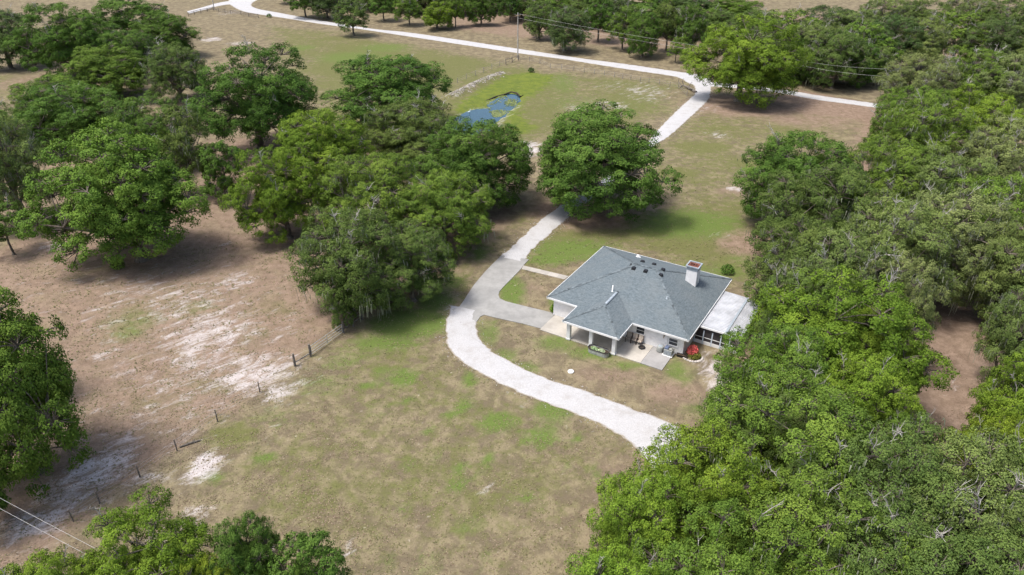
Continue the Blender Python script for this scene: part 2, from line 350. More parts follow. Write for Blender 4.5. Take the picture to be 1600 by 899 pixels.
zone('olive', [(1010,240),(1110,160),(1330,180),(1320,240),(1200,320),(1050,330)], 0.42, 5)
blob('litter', [(1290,185,60,20,.6),(1180,300,70,8,.5),(1120,330,30,8,.4)])
blob('olive', [(1100,230,60,12,.8),(1060,270,40,12,.8),(1180,255,60,12,.7),(1130,200,40,6,.7)])
zone('olive', [(520,520),(680,490),(760,600),(1000,700),(940,820),(700,900),(540,880),(440,830),(300,780),(420,650)], 0.38, 5)
zone('olive', [(690,420),(760,370),(830,320),(840,340),(760,400),(710,470)], 0.5, 2)
blob('olive', [(260,470,60,24,.9),(200,520,50,20,.9),(330,600,50,20,.7),(430,480,40,24,.7),(250,620,50,24,.6),(160,420,60,20,.6),(390,520,30,14,.6),(300,650,50,16,.7),(360,680,40,24,.8)])
zone('olive', [(-100,200),(80,160),(80,110),(-100,110)], 0.3, 5)
d_ = sdist(gxf, gyf, LIME); A['lime'] = np.clip(0.5 - d_/5.0, 0, 1)*near*0.9
gz = np.zeros_like(gxf); pn = near & (np.hypot(gxf-P(770,160)[0], gyf-P(770,160)[1]) < 60); gz[pn] = gh(gxf[pn], gyf[pn])
nx, ny = len(gx), len(gy)
idx = np.arange(nx*ny).reshape(ny, nx)
quads = np.stack([idx[:-1,:-1], idx[:-1,1:], idx[1:,1:], idx[1:,:-1]], -1).reshape(-1, 4)
gm = bpy.data.meshes.new('ground')
gm.vertices.add(len(gxf)); gm.vertices.foreach_set('co', np.stack([gxf, gyf, gz], 1).astype(np.float32).ravel())
gm.loops.add(quads.size); gm.loops.foreach_set('vertex_index', quads.astype(np.int32).ravel())
gm.polygons.add(len(quads)); gm.polygons.foreach_set('loop_start', np.arange(0, quads.size, 4, dtype=np.int32))
for k, a in A.items():
    at = gm.attributes.new(k, 'FLOAT', 'POINT'); at.data.foreach_set('value', a.astype(np.float32))
gm.materials.append(M['ground']); gm.update(calc_edges=True)
ground = link(bpy.data.objects.new('ground', gm)); tag(ground, 'dry patchy tan and green turf with sandy bare spots', kind='structure')

# ------------------------------------------------------------------ pond
cx = sum(p[0] for p in POND)/len(POND); cy = sum(p[1] for p in POND)/len(POND)
pw = []
for (x, y) in POND:
    d = Vector((x-cx, y-cy)); d = d.normalized()*(d.length+1.0); pw.append((cx+d.x, cy+d.y, -0.36))
water = MB().poly(pw).mesh('pond_water', M['water'])
bm = bmesh.new(); bm.from_mesh(water); bmesh.ops.triangulate(bm, faces=bm.faces); bmesh.ops.recalc_face_normals(bm, faces=bm.faces)
if sum(f.normal.z for f in bm.faces) < 0: bmesh.ops.reverse_faces(bm, faces=bm.faces)
bm.to_mesh(water); bm.free()
tag(link(bpy.data.objects.new('pond_water', water)), 'still blue water of the small pond', kind='structure')
rng = np.random.default_rng(11); rnd = random.Random(11)
LILY = W([Z1(*q) for q in ((552,490),(620,455),(700,410),(790,382),(850,405),(866,440),(845,485),(760,562),(700,618),(640,625),(590,612),(556,570))], -0.35)
LIL2 = W([Z1(*q) for q in ((850,270),(950,240),(1060,280),(1020,330),(900,320))], 0)
def scatter_poly(poly, n):
    xs = [p[0] for p in poly]; ys = [p[1] for p in poly]
    x = rng.uniform(min(xs), max(xs), n*4); y = rng.uniform(min(ys), max(ys), n*4)
    k = inside(x, y, poly); return x[k][:n], y[k][:n]
x, y = scatter_poly(LILY, 1500); _k = np.sin(x*0.75+np.sin(y*0.4)*2.2)+np.sin(y*0.55+np.sin(x*0.8)*2)+rng.normal(0, 0.55, len(x)) > 0.45; x, y = x[_k], y[_k]
vs = []; av = []
for a, b in zip(x, y):
    r = rnd.uniform(0.1, 0.3); z = -0.345 + rnd.uniform(0, 0.02); t0 = rnd.uniform(0, 6.28)
    for k in range(6):
        t1, t2 = t0+k*1.0, t0+(k+1)*1.0
        vs += [(a, b, z), (a+r*math.cos(t1), b+r*math.sin(t1), z), (a+r*math.cos(t2), b+r*math.sin(t2), z+0.02)]
    av += [rnd.random()]*6
tag(link(bpy.data.objects.new('lily_pads', np_mesh('lily_pads', vs, 3, M['lily'], {'v': av}))), 'green lily pads floating on the far half of the pond', 'lily pads', kind='stuff')
# dark undercut mud bank round the far end of the pond
mbk = MB()
bank = [Vector((*q, -0.18)) for q in W([Z1(*q) for q in ((500,455),(560,440),(620,415),(655,400),(720,385),(790,362),(850,375),(885,410),(920,392))], -0.2)]
mbk.tube(bank, [0.08, 0.16, 0.22, 0.12, 0.14, 0.24, 0.24, 0.18, 0.08], 7)
tag(mbk.build('mud_bank', M['mud'], smooth=True), 'dark wet mud edge along the far pond bank', kind='structure')

# ------------------------------------------------------------------ roads
def catmull(pts, step=0.5):
    pts = [Vector(p) for p in pts]; out = []
    for i in range(len(pts)-1):
        p0 = pts[max(i-1, 0)]; p1 = pts[i]; p2 = pts[i+1]; p3 = pts[min(i+2, len(pts)-1)]
        n = max(2, int((p2-p1).length/step))
        for k in range(n):
            t = k/n
            out.append(0.5*((2*p1)+(-p0+p2)*t+(2*p0-5*p1+4*p2-p3)*t*t+(-p0+3*p1-3*p2+p3)*t*t*t))
    out.append(pts[-1]); return out
def resample(line, n):
    L = [0]
    for a, b in zip(line, line[1:]): L.append(L[-1]+(b-a).length)
    out = []; j = 0
    for i in range(n):
        t = L[-1]*i/(n-1)
        while j < len(L)-2 and L[j+1] < t: j += 1
        s = (t-L[j])/max(1e-6, L[j+1]-L[j]); out.append(line[j].lerp(line[j+1], s))
    return out
ROADS = []
def road(left, right, z, label, jag=0.085, name='gravel_road'):
    l = catmull([P(*q) for q in left]); r = catmull([P(*q) for q in right])
    n = int(max(len(l), len(r))*1.2); l = resample(l, n); r = resample(r, n)
    rr = random.Random(len(ROADS)+3); vs = []; ed = []; fs = []; K = 7
    jl = jr = 0
    for i in range(n):
        jl = jl*0.35+rr.gauss(0, jag); jr = jr*0.35+rr.gauss(0, jag)
        w = (r[i]-l[i]); d = w.normalized()
        a = l[i]+d*jl; b = r[i]+d*jr
        for k in range(K):
            t = (0, 0.07, 0.25, 0.5, 0.75, 0.93, 1)[k]
            p = a.lerp(b, t); cr = 0.05*math.sin(math.pi*t)
            vs.append((p.x, p.y, z+cr-(0.02 if k in (0, K-1) else 0))); ed.append(1.0 if k in (0, K-1) else 0.3 if k in (1, K-2) else 0.26 if k == 3 else 0.0)
        if i:
            for k in range(K-1): fs.append(((i-1)*K+k, (i-1)*K+k+1, i*K+k+1, i*K+k))
    m = bpy.data.meshes.new(name); m.from_pydata(vs, [], fs)
    at = m.attributes.new('edge', 'FLOAT', 'POINT'); at.data.foreach_set('value', ed)
    bm = bmesh.new(); bm.from_mesh(m); bmesh.ops.recalc_face_normals(bm, faces=bm.faces)
    if sum(f.normal.z for f in bm.faces) < 0: bmesh.ops.reverse_faces(bm, faces=bm.faces)
    bm.to_mesh(m); bm.free(); m.materials.append(M['gravel'])
    o = link(bpy.data.objects.new(name, m)); tag(o, label, kind='structure'); ROADS.append((l, r)); return o
road([(418,-1),(403,0),(393,8),(403,14),(435,20),(500,32),(580,45),(650,52.5),(800,75),(850,82.5),(912,92),(975,100),(1050,111),(1095,118),(1108,128),(1150,131),(1215,139),(1290,151),(1375,163),(1450,175)],
     [(360,-4),(356,4),(363,10),(378,17.5),(400,22),(440,28),(500,37.5),(560,45.5),(600,51.5),(800,82),(888,94),(975,108),(1040,117.5),(1062,122.5),(1085,133),(1150,138),(1212,145),(1275,156),(1370,169),(1445,182)], 0.03, 'white shell road running past the pond field')
road([(1072,124),(1083,133),(1086,141),(1083,150),(1063,167.5),(1033,197.5),(1011,222.6),(960,266),(915,300),(878,320),(836,352),(799,386),(780,402)],
     [(1112,122),(1111,135),(1110,147),(1105,158),(1075,187.5),(1045,213),(1017,232),(975,272),(935,305),(901,330),(868,358),(831,390),(818,410)], 0.045, 'white gravel drive from the road down to the house', name='gravel_drive')
road([(704,478),(697,505),(697,532),(706,551),(722,566),(749,583),(787,603),(820,617),(877,639),(915,654),(960,675),(990,697),(1004,712),(1022,735)],
     [(752,488),(744,512),(753,535),(768,549),(787,560),(820,577),(858,594),(903,607),(960,628),(1005,645),(1047,661),(1075,680),(1095,700),(1110,730)], 0.045, 'white gravel loop drive curving across the front lawn', name='gravel_loop')
road([(292,18),(315,12),(340,5),(362,1)], [(296,22),(320,15.5),(345,9),(372,6)], 0.028, 'narrow pale track beside the far paddock gate', 0.1, name='track')

# concrete drive split into cast panels by its joints
Z3 = lambda x, y: (660+x/4.0875, 310+y/4.0875)
CONC = [P(*Z3(*q)) for q in ((505,368),(590,378),(680,393),(650,425),(628,455),(560,525),(515,570),(492,597),(485,620),(494,642),(530,660),(640,688),(850,738),(772,838),(640,803),(480,768),(395,747),(370,757),(347,790),(270,755),(186,714),(238,692),(265,655),(290,615),(330,555),(400,472),(450,420))]
conc = empty('concrete_driveway', (0, 0, 0)); tag(conc, 'pale grey concrete drive with cast panels leading to the carport', kind='structure')
def cut_panels(poly, joints, z0, z1, mat, parent, name='panel', gap=0.035):
    m = MB().poly([(p[0], p[1], 0) for p in poly]).mesh('tmp')
    bm = bmesh.new(); bm.from_mesh(m); bpy.data.meshes.remove(m)
    for co, no in joints:
        bmesh.ops.bisect_plane(bm, geom=bm.verts[:]+bm.edges[:]+bm.faces[:], plane_co=(co[0], co[1], 0), plane_no=(no[0], no[1], 0))
    for f in list(bm.faces):
        vs = [v.co.copy() for v in f.verts]
        if f.calc_area() < 0.15: continue
        c = f.calc_center_median(); k = len(vs); b2 = bmesh.new()
        bv = [b2.verts.new(v) for v in vs]; fa = b2.faces.new(bv)
        bmesh.ops.inset_region(b2, faces=[fa], thickness=gap, depth=0)
        for g in [g for g in b2.faces if g is not fa]: b2.faces.remove(g)
        for v in b2.verts: v.co.z = z1
        r = bmesh.ops.extrude_face_region(b2, geom=[fa])
        for v in [g for g in r['geom'] if isinstance(g, bmesh.types.BMVert)]: v.co.z = z0
        bmesh.ops.recalc_face_normals(b2, faces=b2.faces); bmesh.ops.triangulate(b2, faces=[f for f in b2.faces if len(f.verts) > 4])
        for v in [v for v in b2.verts if not v.link_faces]: b2.verts.remove(v)
        me = bpy.data.meshes.new(name); b2.to_mesh(me); b2.free(); me.materials.append(mat)
        link(bpy.data.objects.new(name, me), parent)
    bm.free()
def jn(a, b):
    p, q = P(*Z3(*a)), P(*Z3(*b)); d = q-p; return (p, (-d.y, d.x))
cut_panels(CONC, [jn((440,465),(600,480)), jn((300,610),(490,600)), jn((395,745),(495,640)), jn((560,790),(655,690)), jn((660,810),(755,715)), jn((400,470),(250,730)), jn((390,545),(520,560))][:5], -0.05, 0.07, M['concrete'], conc)
WALK = [P(*Z3(*q)) for q in ((645,432),(935,500),(907,520),(634,454))]
walk = empty('footpath', (0, 0, 0)); tag(walk, 'narrow concrete footpath from the drive to the house', kind='structure')
wj = []
for t in (0.2, 0.4, 0.6, 0.8):
    a = WALK[0].lerp(WALK[1], t); wj.append((a, (WALK[1]-WALK[0])[:2]))
cut_panels(WALK, wj, -0.05, 0.06, M['slab'], walk, gap=0.015)

# ------------------------------------------------------------------ house
HYAW = R(-31.6); HO = Vector((4.02, 69.67, 0)); HC, HS = math.cos(HYAW), math.sin(HYAW)
def HL(x, y, z=0.0): return Vector((HO.x+HC*x-HS*y, HO.y+HS*x+HC*y, z))
L_, W_, E_, G_, PD, EZ = 16.94, 15.34, 3.91, 10.62, 3.56, 2.54
house = empty('house', HO, HYAW); tag(house, 'white single storey house with blue-grey shingled hip roof', 'house')
ZR = 5.45; RX1, RX2, RY = 7.6, 10.0, W_/2
sf = (ZR-EZ)/RY; hw = (G_-E_)/2; xm = (E_+G_)/2; z2 = EZ+hw*sf
rv = dict(A=(0,0,EZ), B=(0,W_,EZ), C=(L_,W_,EZ), D=(L_,0,EZ), E=(E_,0,EZ), F=(E_,-PD,EZ), G=(G_,-PD,EZ), H=(G_,0,EZ), R1=(RX1,RY,ZR), R2=(RX2,RY,ZR), X1=(xm,-PD+hw,z2), X2=(xm,hw,z2))
def rface(*k): return [rv[i] for i in k]
rm = MB()
for k in (('A','R1','B'), ('B','R1','R2','C'), ('C','R2','D'), ('D','R2','R1','A','E','X2','H'), ('E','F','X1','X2'), ('F','G','X1'), ('G','H','X2','X1')): rm.poly(rface(*k)[::-1])
roof = rm.build('roof', M['shingle'], house)
bm = bmesh.new(); bm.from_mesh(roof.data); bmesh.ops.remove_doubles(bm, verts=bm.verts, dist=1e-4); bmesh.ops.recalc_face_normals(bm, faces=bm.faces)
if sum(f.normal.z for f in bm.faces) < 0: bmesh.ops.reverse_faces(bm, faces=bm.faces)
bmesh.ops.triangulate(bm, faces=[f for f in bm.faces if len(f.verts) > 4]); bm.to_mesh(roof.data); bm.free()
def roof_z(x, y):
    z = min(EZ+sf*y, EZ+sf*(W_-y), EZ+(ZR-EZ)*x/RX1, EZ+(ZR-EZ)*(L_-x)/(L_-RX2))
    if E_ < x < G_ and y < hw: z = max(z if y >= 0 else -9, min(EZ+sf*(x-E_), EZ+sf*(G_-x), EZ+sf*(y+PD)))
    return z
def on_roof(u, v):
    z = 4.5
    for i in range(14):
        p = P(u, v, z); d = p-HO; x = HC*d.x+HS*d.y; y = -HS*d.x+HC*d.y; z = 0.5*z+0.5*roof_z(min(max(x,0),L_), min(max(y,-PD),W_))
    return x, y, z
for a, b in (('A','R1'), ('B','R1'), ('C','R2'), ('D','R2'), ('R1','R2'), ('F','X1'), ('G','X1'), ('X1','X2')):
    p, q = Vector(rv[a]), Vector(rv[b]); d = (q-p).normalized(); s = d.cross(Vector((0,0,1))).normalized()
    mb = MB(); n = int((q-p).length/0.3); ln = (q-p).length/n
    for i in range(n):
        a0 = p+d*(ln*i)+Vector((0,0,0.03)); a1 = p+d*(ln*(i+1.12))+Vector((0,0,0.05)); dr = Vector((0,0,-0.035))
        mb.poly([a0-s*0.15+dr, a0, a1, a1-s*0.15+dr]); mb.poly([a0, a0+s*0.15+dr, a1+s*0.15+dr, a1])
    mb.build('ridge_cap', M['cap'], house)
# soffit slab and fascia boards
per = [rv[k] for k in 'ABCDHGFE']
sof = MB(); sof.box(0.02, L_-0.02, 0.02, W_-0.02, 2.36, 2.40); sof.box(E_+0.02, G_-0.02, -PD+0.02, 0.02, 2.362, 2.402); sof.build('soffit', M['white'], house)
for i in range(len(per)):
    a, b = Vector(per[i]), Vector(per[(i+1) % len(per)]); d = (b-a).normalized(); n = Vector((-d.y, d.x, 0))
    mb = MB(); o = n*0.03
    pts = [a+o, b+o, b-o*0.6, a-o*0.6]
    lo = [(p.x, p.y, 2.33) for p in pts]; hi = [(p.x, p.y, EZ+0.015) for p in pts]
    mb.v = lo+hi; mb.f = [(3,2,1,0),(4,5,6,7),(0,1,5,4),(1,2,6,5),(2,3,7,6),(3,0,4,7)]
    mb.build('fascia', M['white'], house, fix=True)
# walls
WX0, WX1, WY0, WY1 = 0.62, 16.32, 0.55, 14.75
for nm, bx in (('wall', (WX0, WX1, WY0, WY0+0.2)), ('wall', (WX0, WX1, WY1-0.2, WY1)), ('wall', (WX0, WX0+0.2, WY0+0.2, WY1-0.2)), ('wall', (WX1-0.2, WX1, WY0+0.2, WY1-0.2))):
    MB().box(*bx, 0, 2.38).build(nm, M['stucco'], house)
for x in (4.5, 7.22, 9.93):
    mb = MB(); mb.box(x-0.2, x+0.2, -3.2, -2.8, 0.06, 2.3); mb.box(x-0.25, x+0.25, -3.25, -2.75, 0.06, 0.22); mb.box(x-0.25, x+0.25, -3.25, -2.75, 2.2, 2.33)
    mb.build('column', M['white'], house)
mb = MB(); mb.box(4.28, 10.15, -3.12, -2.88, 2.08, 2.36); mb.build('beam', M['white'], house)
def window(x0, x1, z0, z1, y=WY0, bars=1):
    w = MB(); t = 0.07; yo = y-0.05
    w.box(x0-t, x1+t, yo, y, z1, z1+t); w.box(x0-t, x0, yo, y, z0, z1); w.box(x1, x1+t, yo, y, z0, z1)
    o = w.build('window', M['white'], house)
    MB().box(x0, x1, y-0.012, y+0.01, z0, z1).build('pane', M['glass'], o)
    s = MB(); s.box(x0-t-0.03, x1+t+0.03, y-0.1, y, z0-0.08, z0); s.build('sill', M['white'], o)
    b = MB(); b.box(x0, x1, y-0.028, y-0.013, (z0+z1)/2-0.02, (z0+z1)/2+0.02)
    for k in range(1, bars): xx = x0+(x1-x0)*k/bars; b.box(xx-0.014, xx+0.014, y-0.026, y-0.0135, z0, z1)
    b.build('sash', M['white'], o)
window(10.95, 11.85, 1.15, 1.98); window(14.7, 15.62, 0.98, 1.78)
dr = MB(); dr.box(6.1, 7.0, WY0-0.04, WY0, 0.09, 2.1); dr = dr.build('door', M['brown'], house); k = MB(); k.lathe([(0, -0.02), (0.03, -0.02), (0.03, 0.02), (0, 0.02)], 8, 6.9, WY0-0.08); k.v = [(a, b, c+1.0) for a, b, c in k.v]; k.build('handle', M['galv'], dr)
lp = MB(); lp.box(14.05, 14.17, WY0-0.16, WY0, 1.75, 1.98); lp.lathe([(0.02, 1.6), (0.07, 1.66), (0.07, 1.8), (0.03, 1.84)], 8, 14.11, WY0-0.2); lp.build('wall_lamp', M['sling'], house)
MB().tube([(14.5, WY0-0.06, 0.1), (14.5, WY0-0.06, 2.3)], 0.04, 6).build('downpipe', M['white'], house)
# roof fittings
Zm = lambda x, y: (840+x/3.908, 370+y/3.908)
for q in ((587,195), (660,212), (640,155), (710,172), (765,205), (752,237)):
    x, y, z = on_roof(*Zm(*q)); mb = MB(); a = 0.24
    mb.v = [(x-a,y-a,z-0.1),(x+a,y-a,z-0.1),(x+a,y+a,z-0.1),(x-a,y+a,z-0.1),(x-a*.8,y-a*.8,z+0.2),(x+a*.8,y-a*.8,z+0.2),(x+a*.8,y+a*.8,z+0.2),(x-a*.8,y+a*.8,z+0.2)]
    mb.f = [(3,2,1,0),(4,5,6,7),(0,1,5,4),(1,2,6,5),(2,3,7,6),(3,0,4,7)]; mb.build('roof_vent', M['black'], house)
for q, h, r, m in (((457,333), 0.75, 0.06, 'white'), ((790,378), 0.25, 0.07, 'flash'), ((570,176), 0.25, 0.09, 'black'), ((614,122), 0.25, 0.16, 'white')):
    x, y, z = on_roof(*Zm(*q)); mb = MB(); mb.lathe([(r*2.2, z-0.06), (r*1.5, z+0.06), (r, z+0.08), (r, z+h), (0.001, z+h)], 10, x, y); mb.build('vent_pipe', M[m], house, True)
mb = MB(); mb.v = [(xm-0.16, 0.1, z2+0.03), (xm+0.16, 0.1, z2+0.03), (xm+0.16, 3.0, z2+0.03), (xm-0.16, 3.0, z2+0.03), (xm-0.1, 0.1, z2+0.1), (xm+0.1, 0.1, z2+0.1), (xm+0.1, 3.0, z2+0.1), (xm-0.1, 3.0, z2+0.1)]
mb.f = [(3,2,1,0),(4,5,6,7),(0,1,5,4),(1,2,6,5),(2,3,7,6),(3,0,4,7)]; mb.build('ridge_vent', M['flash'], house)
ch = MB(); ch.box(13.05, 14.3, 9.2, 10.4, 3.3, 5.6); ch = ch.build('chimney', M['stucco'], house)
MB().box(13.02, 14.33, 9.17, 10.43, 5.6, 6.02).build('chimney_band', M['flash'], ch)
cp = MB(); cp.box(12.9, 14.45, 9.05, 9.2, 6.02, 6.14); cp.box(12.9, 14.45, 10.4, 10.55, 6.02, 6.14); cp.box(12.9, 13.05, 9.2, 10.4, 6.02, 6.14); cp.box(14.3, 14.45, 9.2, 10.4, 6.02, 6.14); cp.build('chimney_cap', M['flash'], ch)
fl = MB(); fl.box(13.06, 14.29, 9.21, 10.39, 6.021, 6.05); fl.lathe([(0.26, 6.05), (0.26, 6.22), (0.18, 6.22), (0.18, 6.06)], 14, 13.45, 9.8); fl.lathe([(0.2, 6.05), (0.2, 6.18), (0.14, 6.18), (0.14, 6.06)], 14, 14.0, 9.8); fl.build('flue', M['flue'], ch)
# sunroom on the right gable side
SX0, SX1, SX2, SY0, SY1 = 16.36, 19.7, 21.3, 3.9, 12.2
sr = MB(); n = int((SY1-SY0+0.4)/0.3)
for i in range(n):
    y0 = SY0-0.2+i*0.3; y1 = y0+0.3
    for xa, za, xb, zb in ((SX0, 2.32, SX1, 2.22), (SX1, 2.22, SX2, 1.75)):
        sr.poly([(xa, y0, za), (xb, y0, zb), (xb, y1-0.06, zb), (xa, y1-0.06, za)])
        sr.poly([(xa, y1-0.06, za), (xb, y1-0.06, zb), (xb, y1-0.045, zb+0.05), (xa, y1-0.045, za+0.05)])
        sr.poly([(xa, y1-0.045, za+0.05), (xb, y1-0.045, zb+0.05), (xb, y1-0.015, zb+0.05), (xa, y1-0.015, za+0.05)])
        sr.poly([(xa, y1-0.015, za+0.05), (xb, y1-0.015, zb+0.05), (xb, y1, zb), (xa, y1, za)])
sr = sr.build('sunroom_roof', M['sheet'], house)
MB().box(SX1-0.12, SX1+0.12, SY0-0.25, SY1+0.2, 2.2, 2.29).build('ridge_flashing', M['flash'], sr)
MB().box(SX0, SX1+0.05, SY0-0.23, SY0-0.17, 2.1, 2.3).build('gutter', M['white'], sr)
def screen_wall(x0, y0, x1, y1, n, ztop):
    d = Vector((x1-x0, y1-y0, 0)); Ld = d.length; d.normalize(); s = Vector((-d.y, d.x, 0))
    for i in range(n+1):
        p = Vector((x0, y0, 0))+d*(Ld*i/n); MB().box(p.x-0.06, p.x+0.06, p.y-0.06, p.y+0.06, 0, ztop).build('post', M['frame_blue'], house)
    for i in range(n):
        a = Vector((x0, y0, 0))+d*(Ld*i/n+0.06); b = Vector((x0, y0, 0))+d*(Ld*(i+1)/n-0.06)
        for nm, m, zz0, zz1, th in (('knee_wall', 'white', 0.0, 0.42, 0.04), ('screen_panel', 'screen', 0.42, ztop, 0.01), ('rail', 'white', 0.82, 0.9, 0.03)):
            mb = MB(); q = [a-s*th, b-s*th, b+s*th, a+s*th]
            mb.v = [(k.x, k.y, zz0) for k in q]+[(k.x, k.y, zz1) for k in q]; mb.f = [(3,2,1,0),(4,5,6,7),(0,1,5,4),(1,2,6,5),(2,3,7,6),(3,0,4,7)]
            mb.build(nm, M[m], house)
screen_wall(16.45, SY0, 21.2, SY0, 5, 2.1 if False else 1.74); screen_wall(21.2, SY0, 21.2, SY1, 7, 1.72); screen_wall(16.45, SY1, 21.2, SY1, 5, 1.74)
MB().box(16.5, 19.6, SY0-0.03, SY0+0.03, 1.74, 2.12).build('header', M['screen'], house)
# porch and patio slabs
pat = empty('patio', (0, 0, 0)); tag(pat, 'pale concrete porch and patio slab along the house front', kind='structure')
def hslab(x0, x1, y0, y1, mat, nm='panel', z=0.09): 
    MB().box(x0+0.012, x1-0.012, y0+0.012, y1-0.012, -0.05, z).build(nm, mat, pat).matrix_local = Matrix.Translation(HO) @ Matrix.Rotation(HYAW, 4, 'Z')
for x0, x1, m in ((0.85, 4.5, 'slab'), (4.5, 7.2, 'slab'), (7.2, 10.0, 'slab'), (10.0, 13.05, 'slab'), (13.05, 15.45, 'slab2')):
    hslab(x0, x1, -3.1, 0.55 if x0 > 1 else 0.55, M[m])

# ------------------------------------------------------------------ things by the house
def at_house(name, x, y, z=0.09, rz=0.0): return empty(name, HL(x, y, z), HYAW+rz)
def patio_chair(x, y, rz, label):
    c = at_house('patio_chair', x, y, 0.09, rz); tag(c, label, 'chair', 'chairs against the patio wall')
    s = MB(); s.v = [(-0.25,-0.25,0.42),(0.25,-0.25,0.42),(0.25,0.22,0.38),(-0.25,0.22,0.38),(-0.25,-0.25,0.45),(0.25,-0.25,0.45),(0.25,0.22,0.41),(-0.25,0.22,0.41)]; s.f = [(3,2,1,0),(4,5,6,7),(0,1,5,4),(1,2,6,5),(2,3,7,6),(3,0,4,7)]; s.build('seat', M['sling'], c)
    b = MB(); b.v = [(-0.25,0.2,0.42),(0.25,0.2,0.42),(0.25,0.23,0.42),(-0.25,0.23,0.42),(-0.25,0.36,1.0),(0.25,0.36,1.0),(0.25,0.39,1.0),(-0.25,0.39,1.0)]; b.f = s.f; b.build('backrest', M['sling'], c)
    for sx in (-1, 1):
        MB().tube([(sx*0.29,-0.28,0), (sx*0.29,-0.3,0.35), (sx*0.29,-0.26,0.62), (sx*0.29,-0.1,0.68), (sx*0.29,0.26,0.64)], 0.035, 6).build('arm', M['brown'], c)
        MB().tube([(sx*0.29,0.3,0), (sx*0.29,0.22,0.4), (sx*0.29,0.38,1.02)], 0.03, 6).build('leg', M['brown'], c)
patio_chair(10.35, 0.0, 0.15, 'beige patio chair nearest the porch corner')
patio_chair(11.0, 0.02, 0.1, 'middle of the three beige patio chairs by the house wall')
patio_chair(11.62, 0.05, 0.0, 'beige patio chair beside the black tyre')
ty = at_house('tyre', 12.1, -0.45, 0.09); tag(ty, 'black rubber ring lying on the pale patio by the chairs', 'tyre')
mb = MB()
for k in range(1): mb.lathe([(0.17, 0.02), (0.22, 0.0), (0.33, 0.0), (0.38, 0.06), (0.38, 0.12), (0.33, 0.18), (0.22, 0.18), (0.17, 0.15), (0.17, 0.02)], 24)
mb.build('tread', M['rubber'], ty, True)
MB().lathe([(0.001, 0.05), (0.18, 0.04)], 20).build('fill', M['soil'], ty)
ac = at_house('air_conditioner', 14.0, 0.0, 0.09); tag(ac, 'small rounded grey outdoor unit by the patio wall', 'air conditioner')
mb = MB(); mb.lathe([(0.001, 0.0), (0.36, 0.0), (0.38, 0.04), (0.38, 0.62), (0.34, 0.68), (0.001, 0.7)], 20); mb.build('casing', M['acgrey'], ac, True)
for k in range(7): MB().box(0.1, 0.385, -0.2-0.001, 0.2, 0.12+k*0.07, 0.14+k*0.07).build('slat', M['black'], ac)
MB().lathe([(0.001, 0.701), (0.24, 0.69), (0.24, 0.72), (0.001, 0.73)], 16).build('fan_guard', M['flash'], ac)
ac2 = at_house('heat_pump', 15.0, -0.1, 0.09); tag(ac2, 'square grey heat pump with dark blue top by the patio edge', 'heat pump')
MB().box(-0.55, 0.55, -0.48, 0.48, 0, 0.08).build('pad', M['white'], ac2)
mb = MB(); mb.box(-0.45, 0.45, -0.4, 0.4, 0.08, 0.75); mb.build('casing', M['acgrey'], ac2)
for k in range(8): MB().box(-0.4, 0.4, -0.415, -0.401, 0.15+k*0.07, 0.18+k*0.07).build('slat', M['flash'], ac2)
MB().box(-0.43, -0.05, -0.3, 0.3, 0.751, 0.9).build('cover', M['acblue'], ac2)
MB().lathe([(0.3, 0.751), (0.3, 0.8), (0.25, 0.8), (0.25, 0.751)], 16, 0.12, 0).build('fan_guard', M['black'], ac2)
tk = at_house('stock_tank', 8.5, -3.75, 0.0); tag(tk, 'oval galvanised stock tank planter below the porch column', 'planter')
def oval(mb, prof, n=24):
    b = len(mb.v)
    for r, z in prof:
        for k in range(n):
            t = 2*math.pi*k/n; cx_ = 0.72*(1 if math.cos(t) > 0 else -1); mb.v.append((cx_+r*math.cos(t), r*math.sin(t), z))
    for i in range(len(prof)-1):
        for k in range(n): mb.f.append((b+i*n+k, b+i*n+(k+1) % n, b+(i+1)*n+(k+1) % n, b+(i+1)*n+k))
    return mb
oval(MB(), [(0.46, 0.0), (0.48, 0.2), (0.48, 0.55), (0.44, 0.55), (0.44, 0.4)]).build('tank', M['galv'], tk)
oval(MB(), [(0.485, 0.53), (0.53, 0.56), (0.52, 0.61), (0.45, 0.61), (0.44, 0.56)]).build('rim', M['rubber'], tk)
so = MB(); so.poly([(0.72*(1 if math.cos(t) > 0 else -1)+0.44*math.cos(t), 0.44*math.sin(t), 0.45) for t in [2*math.pi*(k+0.5)/24 for k in range(24)]]); so.build('soil', M['soil'], tk)
def leaf_cloud(name, parent, mat, color, n, c, rad, size, seed, vlo=0.2, vhi=0.9):
    g = np.random.default_rng(seed); d = g.normal(size=(n, 3)); d /= np.linalg.norm(d, axis=1)[:, None]; d[:, 2] = np.abs(d[:, 2])*1.0
    p = np.array(c)+d*np.array(rad)*g.uniform(0.35, 1, (n, 1))**0.5
    m = np_mesh(name, leaf_quads(p, d, size, g), 4, mat, {'v': g.uniform(vlo, vhi, n)})
    o = link(bpy.data.objects.new(name, m), parent); o.color = (*color, 1); return o
def leaf_quads(p, nrm, size, g, up=0.35, jitter=0.75, aspect=0.62):
    n = len(p); nn = nrm+np.array([0, 0, up])+g.normal(size=(n, 3))*jitter; nn /= np.linalg.norm(nn, axis=1)[:, None]+1e-9
    r = g.normal(size=(n, 3)); a = np.cross(nn, r); a /= np.linalg.norm(a, axis=1)[:, None]+1e-9; b = np.cross(nn, a)
    s = (size*g.uniform(0.6, 1.4, n))[:, None]*0.5; w = s*aspect
    return np.stack([p-a*s, p-b*w+a*s*0.1, p+a*s, p+b*w+a*s*0.1], 1).reshape(-1, 3)
leaf_cloud('plants', tk, M['leaf'], (0.3, 0.42, 0.22), 260, (-0.5, 0, 0.42), (0.45, 0.3, 0.22), 0.14, 5)
